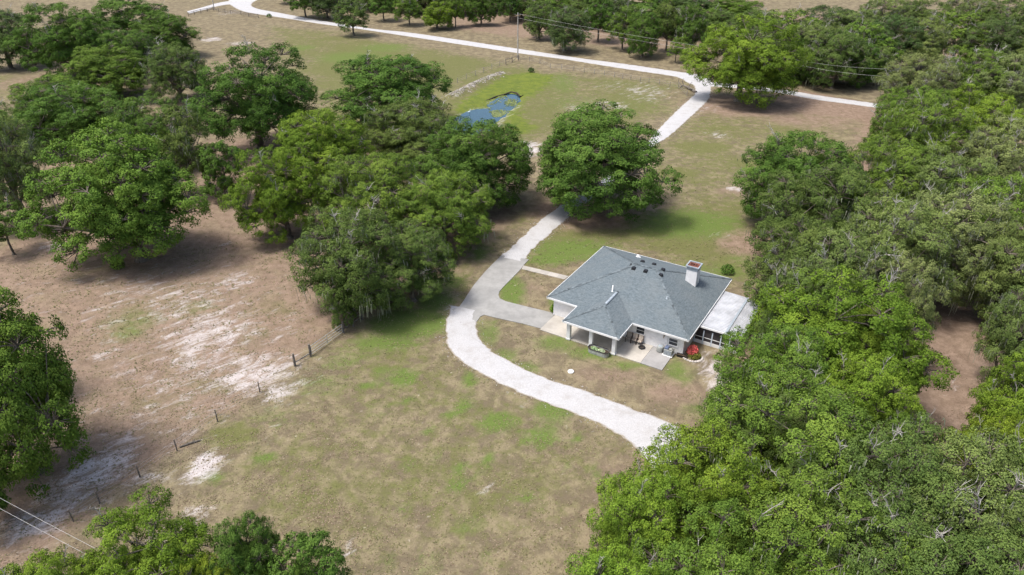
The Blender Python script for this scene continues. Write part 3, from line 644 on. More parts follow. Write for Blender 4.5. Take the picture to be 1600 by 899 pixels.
leaf_cloud('plants', tk, M['leaf'], (0.42, 0.5, 0.32), 220, (0.3, 0, 0.42), (0.5, 0.3, 0.25), 0.14, 6)
sh = at_house('red_shrub', 17.2, 1.2, 0); tag(sh, 'red leaved shrub at the house corner', 'shrub')
leaf_cloud('foliage', sh, M['redleaf'], (0.62, 0.16, 0.12), 900, (0, 0, 0.35), (0.65, 0.65, 0.95), 0.2, 7)
leaf_cloud('lower_foliage', sh, M['leaf'], (0.13, 0.14, 0.03), 500, (0.3, -0.2, 0.15), (0.75, 0.7, 0.5), 0.2, 8)
MB().tube([(0, 0, 0), (0.05, 0, 0.5), (0.1, 0.05, 0.9)], 0.05, 6).build('stem', M['bark'], sh)
ring = at_house('stone_edging', 17.3, 1.0, 0); tag(ring, 'ring of pale stones round the red shrub bed', 'edging')
for k in range(15):
    t = math.pi*(0.95+1.15*k/14); mb = MB(); mb.lathe([(0.001, 0), (0.16, 0.0), (0.17, 0.08), (0.1, 0.15), (0.001, 0.16)], 7, 1.05*math.cos(t), 1.0*math.sin(t), 1, 0.8); mb.build('stone', M['rock'], ring)
tr = at_house('planter_trough', 16.35, 0.3, 0.0, 0.1); tag(tr, 'long black trough on the grass beside the patio corner', 'trough')
mb = MB(); mb.v = [(-0.5,-0.14,0),(0.5,-0.14,0),(0.5,0.14,0),(-0.5,0.14,0),(-0.55,-0.2,0.32),(0.55,-0.2,0.32),(0.55,0.2,0.32),(-0.55,0.2,0.32)]; mb.f = [(3,2,1,0),(0,1,5,4),(1,2,6,5),(2,3,7,6),(3,0,4,7)]; mb.build('tub', M['rubber'], tr)
MB().box(-0.5, 0.5, -0.16, 0.16, 0.2, 0.25).build('soil', M['soil'], tr)
cpo = empty('septic_cap', P(892, 581.3)); tag(cpo, 'small round white cap set in the lawn', 'cap')
MB().lathe([(0.33, 0), (0.33, 0.1), (0.28, 0.15), (0.001, 0.17)], 18).build('lid', M['white'], cpo, True); MB().lathe([(0.05, 0.16), (0.05, 0.22), (0.001, 0.23)], 8).build('knob', M['white'], cpo)

# ------------------------------------------------------------------ fences, poles, wires, snag, egret
def post_mesh(h, r, mat, n=6):
    return MB().tube([(0, 0, -0.2), (0.01, 0, h*0.5), (0, 0.01, h)], [r*1.05, r, r*0.9], n).mesh('post', mat)
def wire_fence(name, pts, h, r, label, mat, rails=(0.45, 0.8, 1.15), wire_r=0.012, group=None, rail_mat='wire', subdiv=0):
    w = [P(*q) for q in pts]; f = empty(name, w[0]); tag(f, label, 'fence', group); pm = post_mesh(h, r, M[mat]); rr = random.Random(len(pts))
    for p in w:
        o = link(bpy.data.objects.new('post', pm), f); o.location = p-w[0]; o.rotation_euler = (rr.gauss(0, 0.04), rr.gauss(0, 0.04), rr.uniform(0, 6))
    for z in rails:
        for a, b in zip(w, w[1:]):
            d = b-a
            q = [a-w[0]+Vector((0, 0, z)), (a+b)/2-w[0]+Vector((0, 0, z-0.02)), b-w[0]+Vector((0, 0, z))]
            MB().tube(q, wire_r, 4).build('rail' if wire_r > 0.03 else 'wire', M[rail_mat], f)
    return f
wire_fence('wire_fence', [(115,815),(156,787),(219,746),(277,705),(340,659),(406,613),(461,573)], 1.35, 0.06, 'sagging wire fence on thin posts beside the sandy paddock', 'wood', (0.5, 0.9, 1.2), 0.008)
wire_fence('wire_fence', [Z1(*q) for q in ((232,268),(325,228),(420,192),(505,160),(590,118),(670,92),(735,72))], 1.4, 0.07, 'wire fence on grey posts climbing beside the pond ridge', 'wood_pale', (0.4, 0.8, 1.2), 0.012)
Z5 = lambda x, y: (800+x/3.995, y/3.995)
wire_fence('wire_fence', [Z5(*q) for q in ((45,375),(110,385),(175,400),(240,430),(310,434),(385,442),(450,455),(515,463),(575,473),(640,483),(690,492),(740,500),(800,512),(855,518),(920,528),(985,545),(1040,552),(1090,600))], 1.35, 0.07, 'long wire fence between the pond field and the white road', 'wood_pale', (0.4, 0.8, 1.2), 0.012)
# timber braced corner by the pond fence
w = [P(*Z1(*q)) for q in ((735,72),(800,52),(865,32))]
br = empty('braced_fence_corner', w[0]); tag(br, 'dark timber braced fence corner above the pond', 'fence')
pm = post_mesh(1.6, 0.11, M['wood'])
for p in w: o = link(bpy.data.objects.new('post', pm), br); o.location = p-w[0]
for a, b in zip(w, w[1:]):
    MB().tube([a-w[0]+Vector((0,0,1.3)), b-w[0]+Vector((0,0,1.3))], 0.07, 6).build('rail', M['wood'], br)
    MB().tube([a-w[0]+Vector((0,0,0.2)), b-w[0]+Vector((0,0,1.2))], 0.05, 6).build('brace', M['wood'], br)
def board_fence(name, pts, h, label, zs, mat, prad=0.1, board=0.14):
    w = [P(*q) for q in pts]; f = empty(name, w[0]); tag(f, label, 'fence'); pm = post_mesh(h, prad, M['wood'], 8)
    for p in w: o = link(bpy.data.objects.new('post', pm), f); o.location = p-w[0]
    for a, b in zip(w, w[1:]):
        d = (b-a).normalized(); s = Vector((-d.y, d.x, 0))*0.02
        for z in zs:
            mb = MB(); q = [a-w[0]-s, b-w[0]-s, b-w[0]+s, a-w[0]+s]
            mb.v = [(k.x, k.y, z) for k in q]+[(k.x, k.y, z+board) for k in q]; mb.f = [(3,2,1,0),(4,5,6,7),(0,1,5,4),(1,2,6,5),(2,3,7,6),(3,0,4,7)]; mb.build('board', M[mat], f)
    return f
board_fence('board_fence', [(294.7,26),(304,23.4),(314,21),(324.7,19),(334,16.8),(342,19),(352,21.3),(361,22.4),(377,24),(389,26.5),(404,28.5)], 1.5, 'low board fence round the far paddock corner', (0.45, 0.85, 1.25), 'wood')
w = [P(*q) for q in ((461,572),(485.5,557),(537,520),(552,510),(566,500))]
board_fence('timber_fence', [(461,572),(485.5,557)], 1.55, 'short stretch of dark timber fence before the field gate', (0.35,), 'wood_pale', 0.13)
board_fence('timber_fence', [(537,520),(552,510),(566,500)], 1.45, 'rust brown rails of fence under the dark oak', (0.4, 0.85, 1.2), 'wood', 0.1)
gt = empty('field_gate', w[1]); tag(gt, 'grey tubular field gate between two timber posts', 'gate')
a, b = Vector((0, 0, 0)), w[2]-w[1]; d = b.normalized(); a = a+d*0.18; b = b-d*0.15
for z in (0.2, 0.5, 0.85, 1.2): MB().tube([a+Vector((0,0,z)), b+Vector((0,0,z))], 0.028, 6).build('bar', M['galv'], gt)
for t in (0.0, 0.5, 1.0): q = a.lerp(b, t); MB().tube([q+Vector((0,0,0.17)), q+Vector((0,0,1.23))], 0.035, 6).build('stile', M['galv'], gt)
lg = empty('fallen_log', P(297, 694)); tag(lg, 'short dark fallen log lying by the wire fence', 'log')
MB().tube([(-0.75, -0.5, 0.08), (0, 0, 0.12), (0.8, 0.42, 0.1)], [0.08, 0.11, 0.07], 7).build('stem', M['wood'], lg); MB().tube([(0.2, 0.1, 0.14), (0.35, 0.35, 0.3)], [0.05, 0.02], 5).build('twig', M['wood'], lg)
def zof(base, u, v):
    dx = (u-800)/FPX; dy = -(v-449.5)/FPX; Dy = CP+dy*SP; Dz = -SP+dy*CP; return CAM_H+Dz*base[1]/Dy
p1 = P(809, 92); h1 = zof(p1, 809, 20)
def pole(name, base, h, label, lean=(0, 0), r=0.17, arm=True):
    o = empty(name, base); tag(o, label, 'utility pole')
    MB().tube([(0, 0, -0.3), (lean[0]*0.5, lean[1]*0.5, h*0.5), (lean[0], lean[1], h)], [r*1.1, r, r*0.75], 8).build('shaft', M['pole'], o)
    if arm:
        MB().tube([(lean[0]-0.9, lean[1]-0.3, h-0.5), (lean[0]+0.9, lean[1]+0.3, h-0.5)], 0.06, 5).build('crossarm', M['wood'], o)
        for k in (-0.8, 0.8): MB().lathe([(0.001, h-0.44), (0.06, h-0.44), (0.07, h-0.34), (0.03, h-0.26), (0.001, h-0.26)], 8, lean[0]+k, lean[1]+k/3).build('insulator', M['acgrey'], o)
    return o
pole('utility_pole', p1, h1, 'tall thin pale utility pole beside the white road')
p3 = P(335, 15.5); pole('utility_pole', p3, 10, 'pale utility pole at the far paddock corner')
def cable(pts, r, label, group=None, sag=0.6):
    out = []
    for a, b in zip(pts, pts[1:]):
        for k in range(12): t = k/12; q = Vector(a).lerp(Vector(b), t); q.z -= sag*4*t*(1-t); out.append(q)
    out.append(Vector(pts[-1])); o = MB().tube(out, r, 4).build('power_cable', M['wire_white']); tag(o, label, 'cable', group); return o
top = p1+Vector((0, 0, h1-0.3))
cable([top, P(1245, 94, 8.5), P(1420, 108, 8.5)], 0.016, 'upper power cable strung from the pole towards the wood', 'power cables')
cable([top-Vector((0, 0, 1.1)), P(1245, 101, 7.4), P(1420, 121, 7.4)], 0.016, 'lower power cable strung from the pole towards the wood', 'power cables')
sn = empty('dead_snag', P(1073, 140)); tag(sn, 'grey fallen dead branch inside the road bend', 'dead tree')
mb = MB(); mb.tube([(-1.2, 2.2, 0), (-0.6, 1.2, 0.7), (0.2, 0, 0.5), (1.0, -1.6, 0.3), (1.6, -3.0, 0.1)], [0.12, 0.2, 0.28, 0.3, 0.32], 7); mb.build('trunk', M['wood'], sn)
for q in (((-0.6,1.2,0.7), (-0.9,1.6,1.6), (-0.7,1.5,2.4)), ((0.2,0,0.5), (0.9,0.4,1.3), (1.3,0.7,1.6)), ((-0.9,1.7,0.4), (-1.6,2.6,1.2), (-1.5,2.8,2.2)), ((1,-1.6,.3), (0.3,-2.2,0.7), (0,-2.6,0.8))): MB().tube(q, [0.12, 0.09, 0.04], 5).build('branch', M['wood'], sn)
eg = empty('egret', P(733.6, 178.5, -0.4), 0.4); tag(eg, 'white egret standing in the pond shallows', 'bird')
mb = MB(); mb.tube([(-0.42, 0, 0.42), (-0.25, 0, 0.5), (0, 0, 0.56), (0.18, 0, 0.64), (0.24, 0, 0.78), (0.18, 0, 0.92), (0.24, 0, 1.04), (0.33, 0, 1.05), (0.4, 0, 1.03)], [0.02, 0.1, 0.15, 0.12, 0.06, 0.05, 0.055, 0.05, 0.02], 8); mb.build('body', M['feather'], eg, True)
MB().tube([(0.38, 0, 1.04), (0.58, 0, 1.0)], [0.025, 0.006], 5).build('beak', M['beak'], eg)
for s in (-0.05, 0.05): MB().tube([(0.02, s, -0.2), (0.05, s, 0.2), (0, s, 0.5)], 0.018, 5).build('leg', M['black'], eg)

# ------------------------------------------------------------------ trees
def gen_tree(seed, RR=8.0, HH=14.0, lobes=36, tufts=15, leaves=70, tuft_r=1.0, lsize=0.185, low=-0.95, moss=0, dead=0, lobe_r=(0.22, 0.36), trunk_r=0.5, flat=0.68, fork=0.16, shape=0.85, lean=0.0, under=0.12, low_z=0.15):
    """returns crown, trunk, moss, dead-branch meshes of one oak of crown radius RR and height HH"""
    g = np.random.default_rng(seed); rn = random.Random(seed)
    cz, rz = HH*(0.5+fork*0.42), HH*(0.5-fork*0.42)
    ph = g.uniform(0, 6.28, 4)
    C = []; GD = g.normal(size=(15, 3)); GD[:, 2] = np.abs(GD[:, 2])*0.9-0.25; GD /= np.linalg.norm(GD, axis=1)[:, None]; GS = g.uniform(0.75, 1.15, 15)
    for i in range(lobes):
        t = (i+0.5)/lobes; z = 1-(1-low)*t; a = i*2.39996+g.uniform(-0.3, 0.3)
        r = math.sqrt(max(0, 1-z*z)) if z > 0 else 1-0.22*z*z
        k = 1+0.1*math.sin(a+ph[0])+0.1*math.sin(2*a+ph[1])+0.09*math.sin(3*a+ph[2])+0.09*math.sin(5*a+ph[3]+z*3)
        dv = np.array([r*math.cos(a), r*math.sin(a), z]); dv /= np.linalg.norm(dv); bmp = float(np.max((GD@dv)**7*GS*((GD@dv) > 0)))
        s = (0.71+0.21*bmp+g.uniform(-0.08, 0.08))*(0.5 if i % 7 == 3 else 1)
        C.append(((r**shape)*math.cos(a)*RR*s*k, (r**shape)*math.sin(a)*RR*s*k, cz+z*rz*s*g.uniform(0.9, 1.06)))
    C = np.array(C); lr = RR*g.uniform(lobe_r[0], lobe_r[1], lobes)
    C[:, :2] -= 0.5*(C[:, :2].max(0)+C[:, :2].min(0)); rr_ = np.sort(np.hypot(C[:, 0], C[:, 1]))[-max(3, lobes//14)]; C[:, :2] *= (RR*0.86)/rr_
    zlo, zhi = C[:, 2].min(), C[:, 2].max(); t_ = (C[:, 2]-zlo)/(zhi-zlo); C[:, 2] = HH*(low_z+(0.97-low_z)*t_)-lr*flat*0.9*t_; C[:, 2] = np.maximum(C[:, 2], 0.9)
    nc = max(6, lobes//4); ca_ = g.uniform(0, 6.28, nc); cr_ = RR*0.48*np.sqrt(g.uniform(0, 1, nc)); C = np.concatenate([C, np.stack([cr_*np.cos(ca_), cr_*np.sin(ca_), HH*g.uniform(0.3, 0.66, nc)], 1)]); lr = np.concatenate([lr, np.full(nc, RR*0.24)]); lobes += nc
    ctr = np.array([0, 0, HH*0.42]); pts = []; nrm = []; val = []; tcs = []
    for c, r in zip(C, lr):
        out = c-ctr; out /= np.linalg.norm(out)+1e-6
        lv = g.uniform(-0.16, 0.16)
        nt = max(4, int(tufts*(r/(RR*0.5*(lobe_r[0]+lobe_r[1])))**2)); d = g.normal(size=(nt*3, 3)); d /= np.linalg.norm(d, axis=1)[:, None]
        sc = d@out*0.55+d[:, 2]*0.7; d = d[sc > -under][:nt]
        for q in d:
            tc = c+q*np.array([r, r, r*flat])*g.uniform(0.78, 1.1); tr_ = tuft_r*g.uniform(0.65, 1.3)
            tcs.append((c, tc, tr_)); nl = int(leaves*g.uniform(0.7, 1.3)*(tr_/tuft_r)**1.6)+6
            e = g.normal(size=(nl, 3)); e += q*0.55+np.array([0, 0, 0.4]); e /= np.linalg.norm(e, axis=1)[:, None]
            rad = tr_*g.uniform(0.25, 1.0, nl)**0.55
            p = tc+e*rad[:, None]*np.array([1, 1, 0.72]); pts.append(p); nrm.append(e*0.55+q*0.6+out*0.15)
            tv = 0.45+lv+g.uniform(-0.1, 0.1)+0.1*q[2]; val.append(np.clip(tv+g.normal(0, 0.13, nl)+0.16*(rad/tr_-0.7), 0.02, 1))  # shade painted into leaf tone: darker inside tufts, lighter on lobe tops
    pts = np.concatenate(pts); nrm = np.concatenate(nrm); val = np.concatenate(val)
    pts[:, 2] = np.maximum(pts[:, 2], 0.5)
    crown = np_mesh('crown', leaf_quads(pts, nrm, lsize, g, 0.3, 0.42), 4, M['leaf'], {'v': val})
    # trunk, limbs, twigs
    tb = MB(); fk = Vector((lean, 0.3*lean, HH*fork*0.8+0.6))
    tb.tube([(0, 0, -0.3), (0, 0, 0.15), (lean*0.2, 0, 0.7), (lean*0.6, 0.1, fk.z*0.6), fk], [trunk_r*1.9, trunk_r*1.5, trunk_r*1.1, trunk_r, trunk_r*0.95], 9)
    order = sorted(range(lobes), key=lambda i: -np.hypot(C[i][0], C[i][1])); prim = order[:: max(1, lobes//8)][:9]; limb = []
    for i in prim:
        e = Vector(C[i]); m1 = fk.lerp(e, 0.4)+Vector((rn.gauss(0, .4), rn.gauss(0, .4), 0.5)); m2 = fk.lerp(e, 0.75)+Vector((rn.gauss(0, .4), rn.gauss(0, .4), 0.25))
        q = [fk, fk.lerp(m1, 0.5)+Vector((0, 0, -0.1)), m1, m2, e]; tb.tube(q, [trunk_r*0.62, trunk_r*0.5, trunk_r*0.4, trunk_r*0.26, trunk_r*0.13], 6, False); limb += [(m1, trunk_r*0.3), (m2, trunk_r*0.22), (fk.lerp(m1, 0.6), trunk_r*0.38)]
    for i in range(lobes):
        if i in prim: continue
        e = Vector(C[i]); s, r = min(limb, key=lambda k: (k[0]-e).length+(2.0 if k[0].z > e.z else 0)); m1 = s.lerp(e, 0.5)+Vector((rn.gauss(0, .3), rn.gauss(0, .3), 0.3)); tb.tube([s, m1, e], [r*0.8, r*0.5, r*0.25], 5, False)
    for j, (c, tc, r) in enumerate(tcs):
        if j % 2 == 0: c = Vector(c); tc = Vector(tc); tb.tube([c, c.lerp(tc, 0.5)+Vector((0, 0, 0.1)), tc], [0.06, 0.045, 0.02], 3, False)
    trunk = tb.mesh('trunk', M['bark'], True)
    mo = None
    if moss:
        cand = [t for t in tcs]; vs = []; mv = []
        for j in g.choice(len(cand), size=min(len(cand), moss), replace=False):
            c, tc, r = cand[j]
            for k in range(int(g.integers(8, 17))):
                x, y = tc[0]+g.normal(0, 0.45), tc[1]+g.normal(0, 0.45); z = tc[2]+g.uniform(-0.5, 0.45); ln = g.uniform(0.35, 1.3)*(1.5 if tc[2] < HH*0.4 else 0.8); wd = g.uniform(0.025, 0.065); a = g.uniform(0, 3.14)
                ca, sa = math.cos(a)*wd, math.sin(a)*wd; zb = max(0.4, z-ln); ox, oy = g.normal(0, 0.1, 2)
                vs += [(x-ca, y-sa, z), (x+ca, y+sa, z), (x+ca*0.3+ox, y+sa*0.3+oy, zb), (x-ca*0.4+ox, y-sa*0.4+oy, zb+0.1)]; mv.append(g.uniform(0, 1))
        mo = np_mesh('hanging_moss', vs, 4, M['moss'], {'v': mv})
    de = None
    if dead:
        db_ = MB()
        up_l = [i for i in range(lobes) if C[i][2] > HH*0.4]
        for k in range(dead):
            i = rn.choice(up_l); c = Vector(C[i]); o = Vector(C[i]-ctr).normalized(); dr_ = (o+Vector((rn.gauss(0, .45), rn.gauss(0, .45), rn.uniform(0.1, 0.7)))).normalized()
            s = c+o*(lr[i]*0.3); L = lr[i]*rn.uniform(0.75, 1.05)+rn.uniform(0.2, 0.6); p = [s]
            for q in range(4): dr_ = (dr_+Vector((rn.gauss(0, .12), rn.gauss(0, .12), rn.gauss(0, .1)))).normalized(); p.append(p[-1]+dr_*(L/4))
            db_.tube(p, [0.07, 0.055, 0.042, 0.03, 0.012], 4, False)
            for q in range(rn.randint(6, 10)):
                b0 = p[rn.randint(1, 4)]; d2 = (dr_+Vector((rn.gauss(0, .7), rn.gauss(0, .7), rn.gauss(0.2, .5)))).normalized(); l2 = rn.uniform(0.5, 1.3); b1 = b0+d2*l2*0.5; b2 = b1+(d2+Vector((rn.gauss(0, .4), rn.gauss(0, .4), rn.gauss(0, .4)))).normalized()*l2*0.5; db_.tube([b0, b1, b2], [0.036, 0.026, 0.01], 3, False)
                if rn.random() < 0.6: db_.tube([b1, b1+Vector((rn.gauss(0, .3), rn.gauss(0, .3), rn.gauss(0.15, .3)))], [0.03, 0.012], 3, False)
        de = db_.mesh('bare_branches', M['dead'])
    return dict(crown=crown, trunk=trunk, moss=mo, dead=de, R=RR, H=HH)

PROTO = dict(
    o1=gen_tree(1, lobes=58, tufts=27, leaves=60, tuft_r=0.62, dead=4, lobe_r=(0.17, 0.29)), o2=gen_tree(2, lobes=52, tufts=30, leaves=60, tuft_r=0.62, dead=6, lobe_r=(0.19, 0.31)),
    o3=gen_tree(3, lobes=64, tufts=24, leaves=60, tuft_r=0.6, dead=3, lobe_r=(0.16, 0.27)), o4=gen_tree(4, lobes=50, tufts=27, leaves=60, tuft_r=0.62, dead=9, moss=40, lobe_r=(0.18, 0.29)),
    m1=gen_tree(5, lobes=60, tufts=25, leaves=52, tuft_r=0.58, lsize=0.175, moss=90, dead=6, lobe_r=(0.16, 0.27)), m2=gen_tree(6, lobes=54, tufts=27, leaves=52, tuft_r=0.58, lsize=0.175, moss=130, dead=8, lobe_r=(0.17, 0.28)),
    m3=gen_tree(7, lobes=54, tufts=25, leaves=52, tuft_r=0.58, lsize=0.175, moss=200, dead=14, lobe_r=(0.16, 0.27)),
    s1=gen_tree(8, RR=3.5, HH=8, lobes=26, tufts=20, leaves=36, tuft_r=0.42, lsize=0.175, trunk_r=0.2, dead=1, lobe_r=(0.24, 0.38)), s2=gen_tree(9, RR=3.5, HH=9, lobes=20, tufts=18, leaves=36, tuft_r=0.42, lsize=0.175, trunk_r=0.18, fork=0.4, low_z=0.35, dead=2, lobe_r=(0.24, 0.38), low=-0.4),
    t1=gen_tree(10, RR=6, HH=14, lobes=36, tufts=20, leaves=38, tuft_r=0.62, lsize=0.24, fork=0.26, low_z=0.27, low=-0.6, trunk_r=0.34, dead=4, lobe_r=(0.21, 0.34)), t2=gen_tree(12, RR=6, HH=14, lobes=32, tufts=20, leaves=38, tuft_r=0.62, lsize=0.24, fork=0.22, low_z=0.22, low=-0.7, trunk_r=0.32, moss=60, dead=6, lobe_r=(0.21, 0.35)),
)
GREEN = dict(a=(0.102, 0.17, 0.026), b=(0.073, 0.138, 0.024), c=(0.12, 0.195, 0.022), d=(0.09, 0.136, 0.032), m=(0.122, 0.17, 0.046), p=(0.148, 0.188, 0.062), y=(0.138, 0.196, 0.02), k=(0.064, 0.104, 0.03))
tree_rng = random.Random(5)
TREES = []
def put_tree(proto, base, rad, h, col, label, group=None, name='oak_tree', rz=None):
    pr = PROTO[proto]; o = empty(name, base, tree_rng.uniform(0, 6.28) if rz is None else rz); s = rad/pr['R']; o.scale = (s*tree_rng.uniform(0.95, 1.05), s*tree_rng.uniform(0.95, 1.05), h/pr['H'])
    tag(o, label, 'tree', group); TREES.append((base, rad, h)); j = tree_rng.uniform(0.9, 1.1); c = GREEN[col]
    for k, nm in (('trunk', 'trunk'), ('crown', 'crown'), ('moss', 'hanging_moss'), ('dead', 'bare_branches')):
        if pr[k] is None: continue
        ch_ = link(bpy.data.objects.new(nm, pr[k]), o)
        if k in ('dead', 'moss'): ch_['kind'] = 'stuff'
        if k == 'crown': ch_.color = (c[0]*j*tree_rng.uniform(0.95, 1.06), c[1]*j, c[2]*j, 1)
    return o
def tree_at(u, vb, w, vt, proto, col, label, group=None, **kw):
    """tree by trunk foot (u, vb), crown width w and crown top vt in photo pixels"""
    b = P(u, vb); h = min(max(zof(b, u, vt), 4.0), 19.0); mid = Vector((b.x, b.y, h*0.5)); return put_tree(proto, b, 0.5*w*depth(mid)/FPX, h, col, label, group, **kw)
def tree_top(u, vt, w, h, proto, col, label, group=None, **kw):
    """tree whose crown top (at height h) shows at (u, vt)"""
    vt = vt+0.065*max(0, vt-250); q = P(u, vt, h*0.95); b = Vector((q.x, q.y, 0)); mid = Vector((b.x, b.y, h*0.6)); return put_tree(proto, b, 0.5*w*depth(mid)/FPX, h, col, label, group, **kw)

LG = 'oaks on the far side of the sandy paddock'
tree_at(18, 108, 110, 15, 'm2', 'k', 'dark mossy oak in the top left corner of the view', LG)
tree_at(120, 124, 135, 4, 'o1', 'b', 'big dark green oak beside the dark mossy corner oak', LG)
tree_at(215, 72, 110, -8, 't1', 'b', 'oak at the top edge left of the paddock gate', LG)
tree_at(262, 92, 105, 22, 'o2', 'b', 'rounded oak beside the far paddock fence corner', LG)
tree_at(185, 150, 125, 68, 'o3', 'a', 'mid green oak behind the pair of mossy paddock oaks', LG)
tree_at(285, 160, 105, 68, 'm3', 'd', 'grey mossy oak with bare limbs above the bright paddock oaks', LG)
tree_at(140, 232, 150, 130, 'o1', 'b', 'wide oak directly behind the large paddock oak', LG)
tree_at(245, 262, 130, 150, 'm1', 'b', 'oak behind and right of the large paddock oak', LG)
tree_at(165, 100, 90, 30, 't2', 'b', 'oak between the big dark oak and the far paddock corner', LG)
tree_at(222, 122, 90, 48, 'm1', 'b', 'dense oak above the grey mossy paddock oak', LG)
tree_at(95, 190, 110, 118, 'm1', 'a', 'low oak in front of the pale clearing on the far left', LG)
tree_at(222, 406, 250, 200, 'o3', 'a', 'large oak with pale forked trunk at the paddock edge', LG)
tree_at(354, 316, 62, 222, 's1', 'b', 'small narrow oak standing alone right of the large paddock oak', LG)
tree_at(300, 306, 95, 168, 't2', 'd', 'tall mossy oak beside the small narrow paddock oak', LG)
tree_at(40, 352, 130, 172, 'm3', 'm', 'mossy oak full of bare grey limbs at the left edge', LG)
tree_at(22, 398, 66, 318, 's2', 'b', 'small thin-trunked oak at the left edge below the grey mossy one', LG)
tree_at(-30, 260, 130, 150, 'm2', 'd', 'mossy oak cut by the left edge beside the pale clearing', LG)
tree_at(60, 225, 90, 160, 'm1', 'b', 'low oak beside the pale clearing on the far left', LG)
CG = 'oaks clustered between the paddock and the drive'
tree_at(408, 232, 186, 60, 'o1', 'b', 'large dark round oak standing apart at the field edge', CG)
tree_at(612, 208, 190, 84, 'o2', 'b', 'large dark oak nearest the pond ridge', CG)
tree_at(505, 292, 155, 166, 'o4', 'c', 'bright green oak in the middle of the oak cluster', CG)
tree_at(655, 262, 175, 160, 'm2', 'd', 'mossy oak between the dark pond oak and the drive', CG)
tree_at(738, 322, 180, 182, 'o3', 'b', 'dark oak overhanging the near end of the pond', CG)
tree_at(452, 372, 140, 232, 'o1', 'c', 'bright oak on the paddock side of the cluster', CG)
tree_at(590, 372, 170, 240, 'm1', 'a', 'oak with pale bare branches at the heart of the cluster', CG)
tree_at(695, 385, 150, 262, 'o4', 'a', 'oak with drooping mossy tips nearest the gravel drive', CG)
tree_at(548, 488, 190, 330, 'm2', 'd', 'dark olive mossy oak above the field gate', CG)
tree_at(645, 470, 140, 352, 'm1', 'd', 'dark olive oak draped with moss beside the concrete drive', CG)
tree_at(540, 512, 42, 445, 's1', 'd', 'small bushy oak growing at the timber fence', CG)
tree_at(930, 322, 228, 162, 'o3', 'b', 'broad lone oak hiding the middle of the gravel drive')
tree_at(1153, 158, 160, 20, 'o1', 'c', 'large bright oak at the bend of the white road')
tree_at(1232, 352, 165, 198, 'o4', 'b', 'dark green oak leaning over the lawn behind the house')
# nearest trees along the lower left
NG = 'oaks along the near left edge'
tree_at(-60, 660, 230, 440, 'o1', 'b', 'oak cut by the near left edge behind the large pale-rooted oak', NG)
tree_at(58, 738, 250, 415, 'o3', 'a', 'large oak with pale roots at the near left edge', NG)
tree_at(-15, 835, 90, 690, 's1', 'b', 'small oak cut by the left edge below the large near oak', NG)
cable_oak = tree_top(185, 790, 205, 10.5, 'o1', 'c', 'broad bright oak at the bottom left with the cables behind', NG)
tree_top(45, 848, 170, 9.5, 'o2', 'c', 'bright oak in the bottom left corner', NG)
tree_top(378, 782, 125, 9.5, 'o3', 'b', 'oak with two domes beside the bare sand at the bottom', NG)
tree_top(470, 815, 108, 8.5, 's1', 'b', 'rightmost of the oaks along the bottom left edge', NG)
tree_top(310, 838, 120, 8.5, 'o4', 'y', 'yellow-green oak with bare twigs on the bottom edge', NG)
tree_top(425, 872, 120, 7.5, 'm1', 'a', 'low oak on the bottom edge between two taller oaks', NG)
cable([P(-160, 690, 6.0), cable_oak.location+Vector((-0.6, 0.4, 6.0))], 0.012, 'upper pale cable crossing the bottom left corner', 'corner cables', 0.2)
cable([P(-160, 706, 5.4), cable_oak.location+Vector((-0.9, 0.2, 5.4))], 0.012, 'lower pale cable crossing the bottom left corner', 'corner cables', 0.2)
# row behind the white road
TG = 'trees beyond the white road'
tree_at(553, 56, 56, -4, 't2', 'd', 'lone olive oak on the near side of the white road', TG)
far = [(478,28,50,-30,'t1','b'),(512,30,60,-25,'m1','k'),(600,33,42,-20,'t1','b'),(640,40,46,-12,'t2','a'),(683,46,52,2,'o1','c'),(712,43,34,-15,'t1','a'),(752,40,46,-14,'o2','b'),(797,36,40,-25,'t2','b'),(842,62,52,0,'m1','d'),(882,80,80,10,'m2','k'),(934,66,50,-10,'t1','b'),(972,78,52,6,'t2','a'),(1003,90,60,18,'o2','b'),(1040,82,54,0,'t1','d'),(1078,92,52,4,'t2','b'),(1055,98,30,58,'s2','a')]
near_what = ['at the far road curve','left of the lone roadside oak','right behind the lone roadside oak','two places right of the lone roadside oak','pale and rounded in the row past the lone roadside oak','narrow and behind the pale rounded roadside tree','in the brown litter opposite the far field','left of the tall utility pole','just right of the tall utility pole','with a broad dark mossy crown right of the pole','with a slim trunk past the broad dark mossy crown','opposite the wire fence of the pond field','in the group of trunks opposite the pond field','behind the group of trunks opposite the pond field','just left of the bright oak at the road bend','low and slanting before the group of trunks']
adj = dict(b='dark green', a='mid green', c='bright green', d='olive', k='blackish green')
for (u, vb, w, vt, pr, c), nw in zip(far, near_what): tree_at(u, vb, w, vt, pr, c, adj[c]+' tree '+nw, TG)
ORD = ['first', 'second', 'third', 'fourth', 'fifth', 'sixth', 'seventh', 'eighth', 'ninth', 'tenth', 'eleventh', 'twelfth', 'thirteenth', 'fourteenth', 'fifteenth', 'sixteenth', 'seventeenth', 'eighteenth', 'nineteenth', 'twentieth', 'twenty-first', 'twenty-second']
back = [(545,14,64),(590,17,60),(632,20,64),(668,22,60),(708,22,72),(770,20,64),(815,30,64),(858,38,70),(912,42,74),(960,48,66),(1012,54,74),(1062,60,66),(1098,62,74),(1130,66,80)]
for i, (u, vb, w) in enumerate(back): tree_at(u, vb, w, vb-50, ('t1','m1','t2','o2','m2')[i % 5], 'bdadk'[i % 5], adj['bdadk'[i % 5]]+' tree, '+ORD[i]+' from the left in the second row beyond the white road', 'second row beyond the white road')
back2 = [(520,-2,70),(620,0,70),(720,2,70),(800,6,74),(880,14,76),(930,18,74),(985,22,80),(1040,26,80),(1090,30,80),(1150,36,84)]
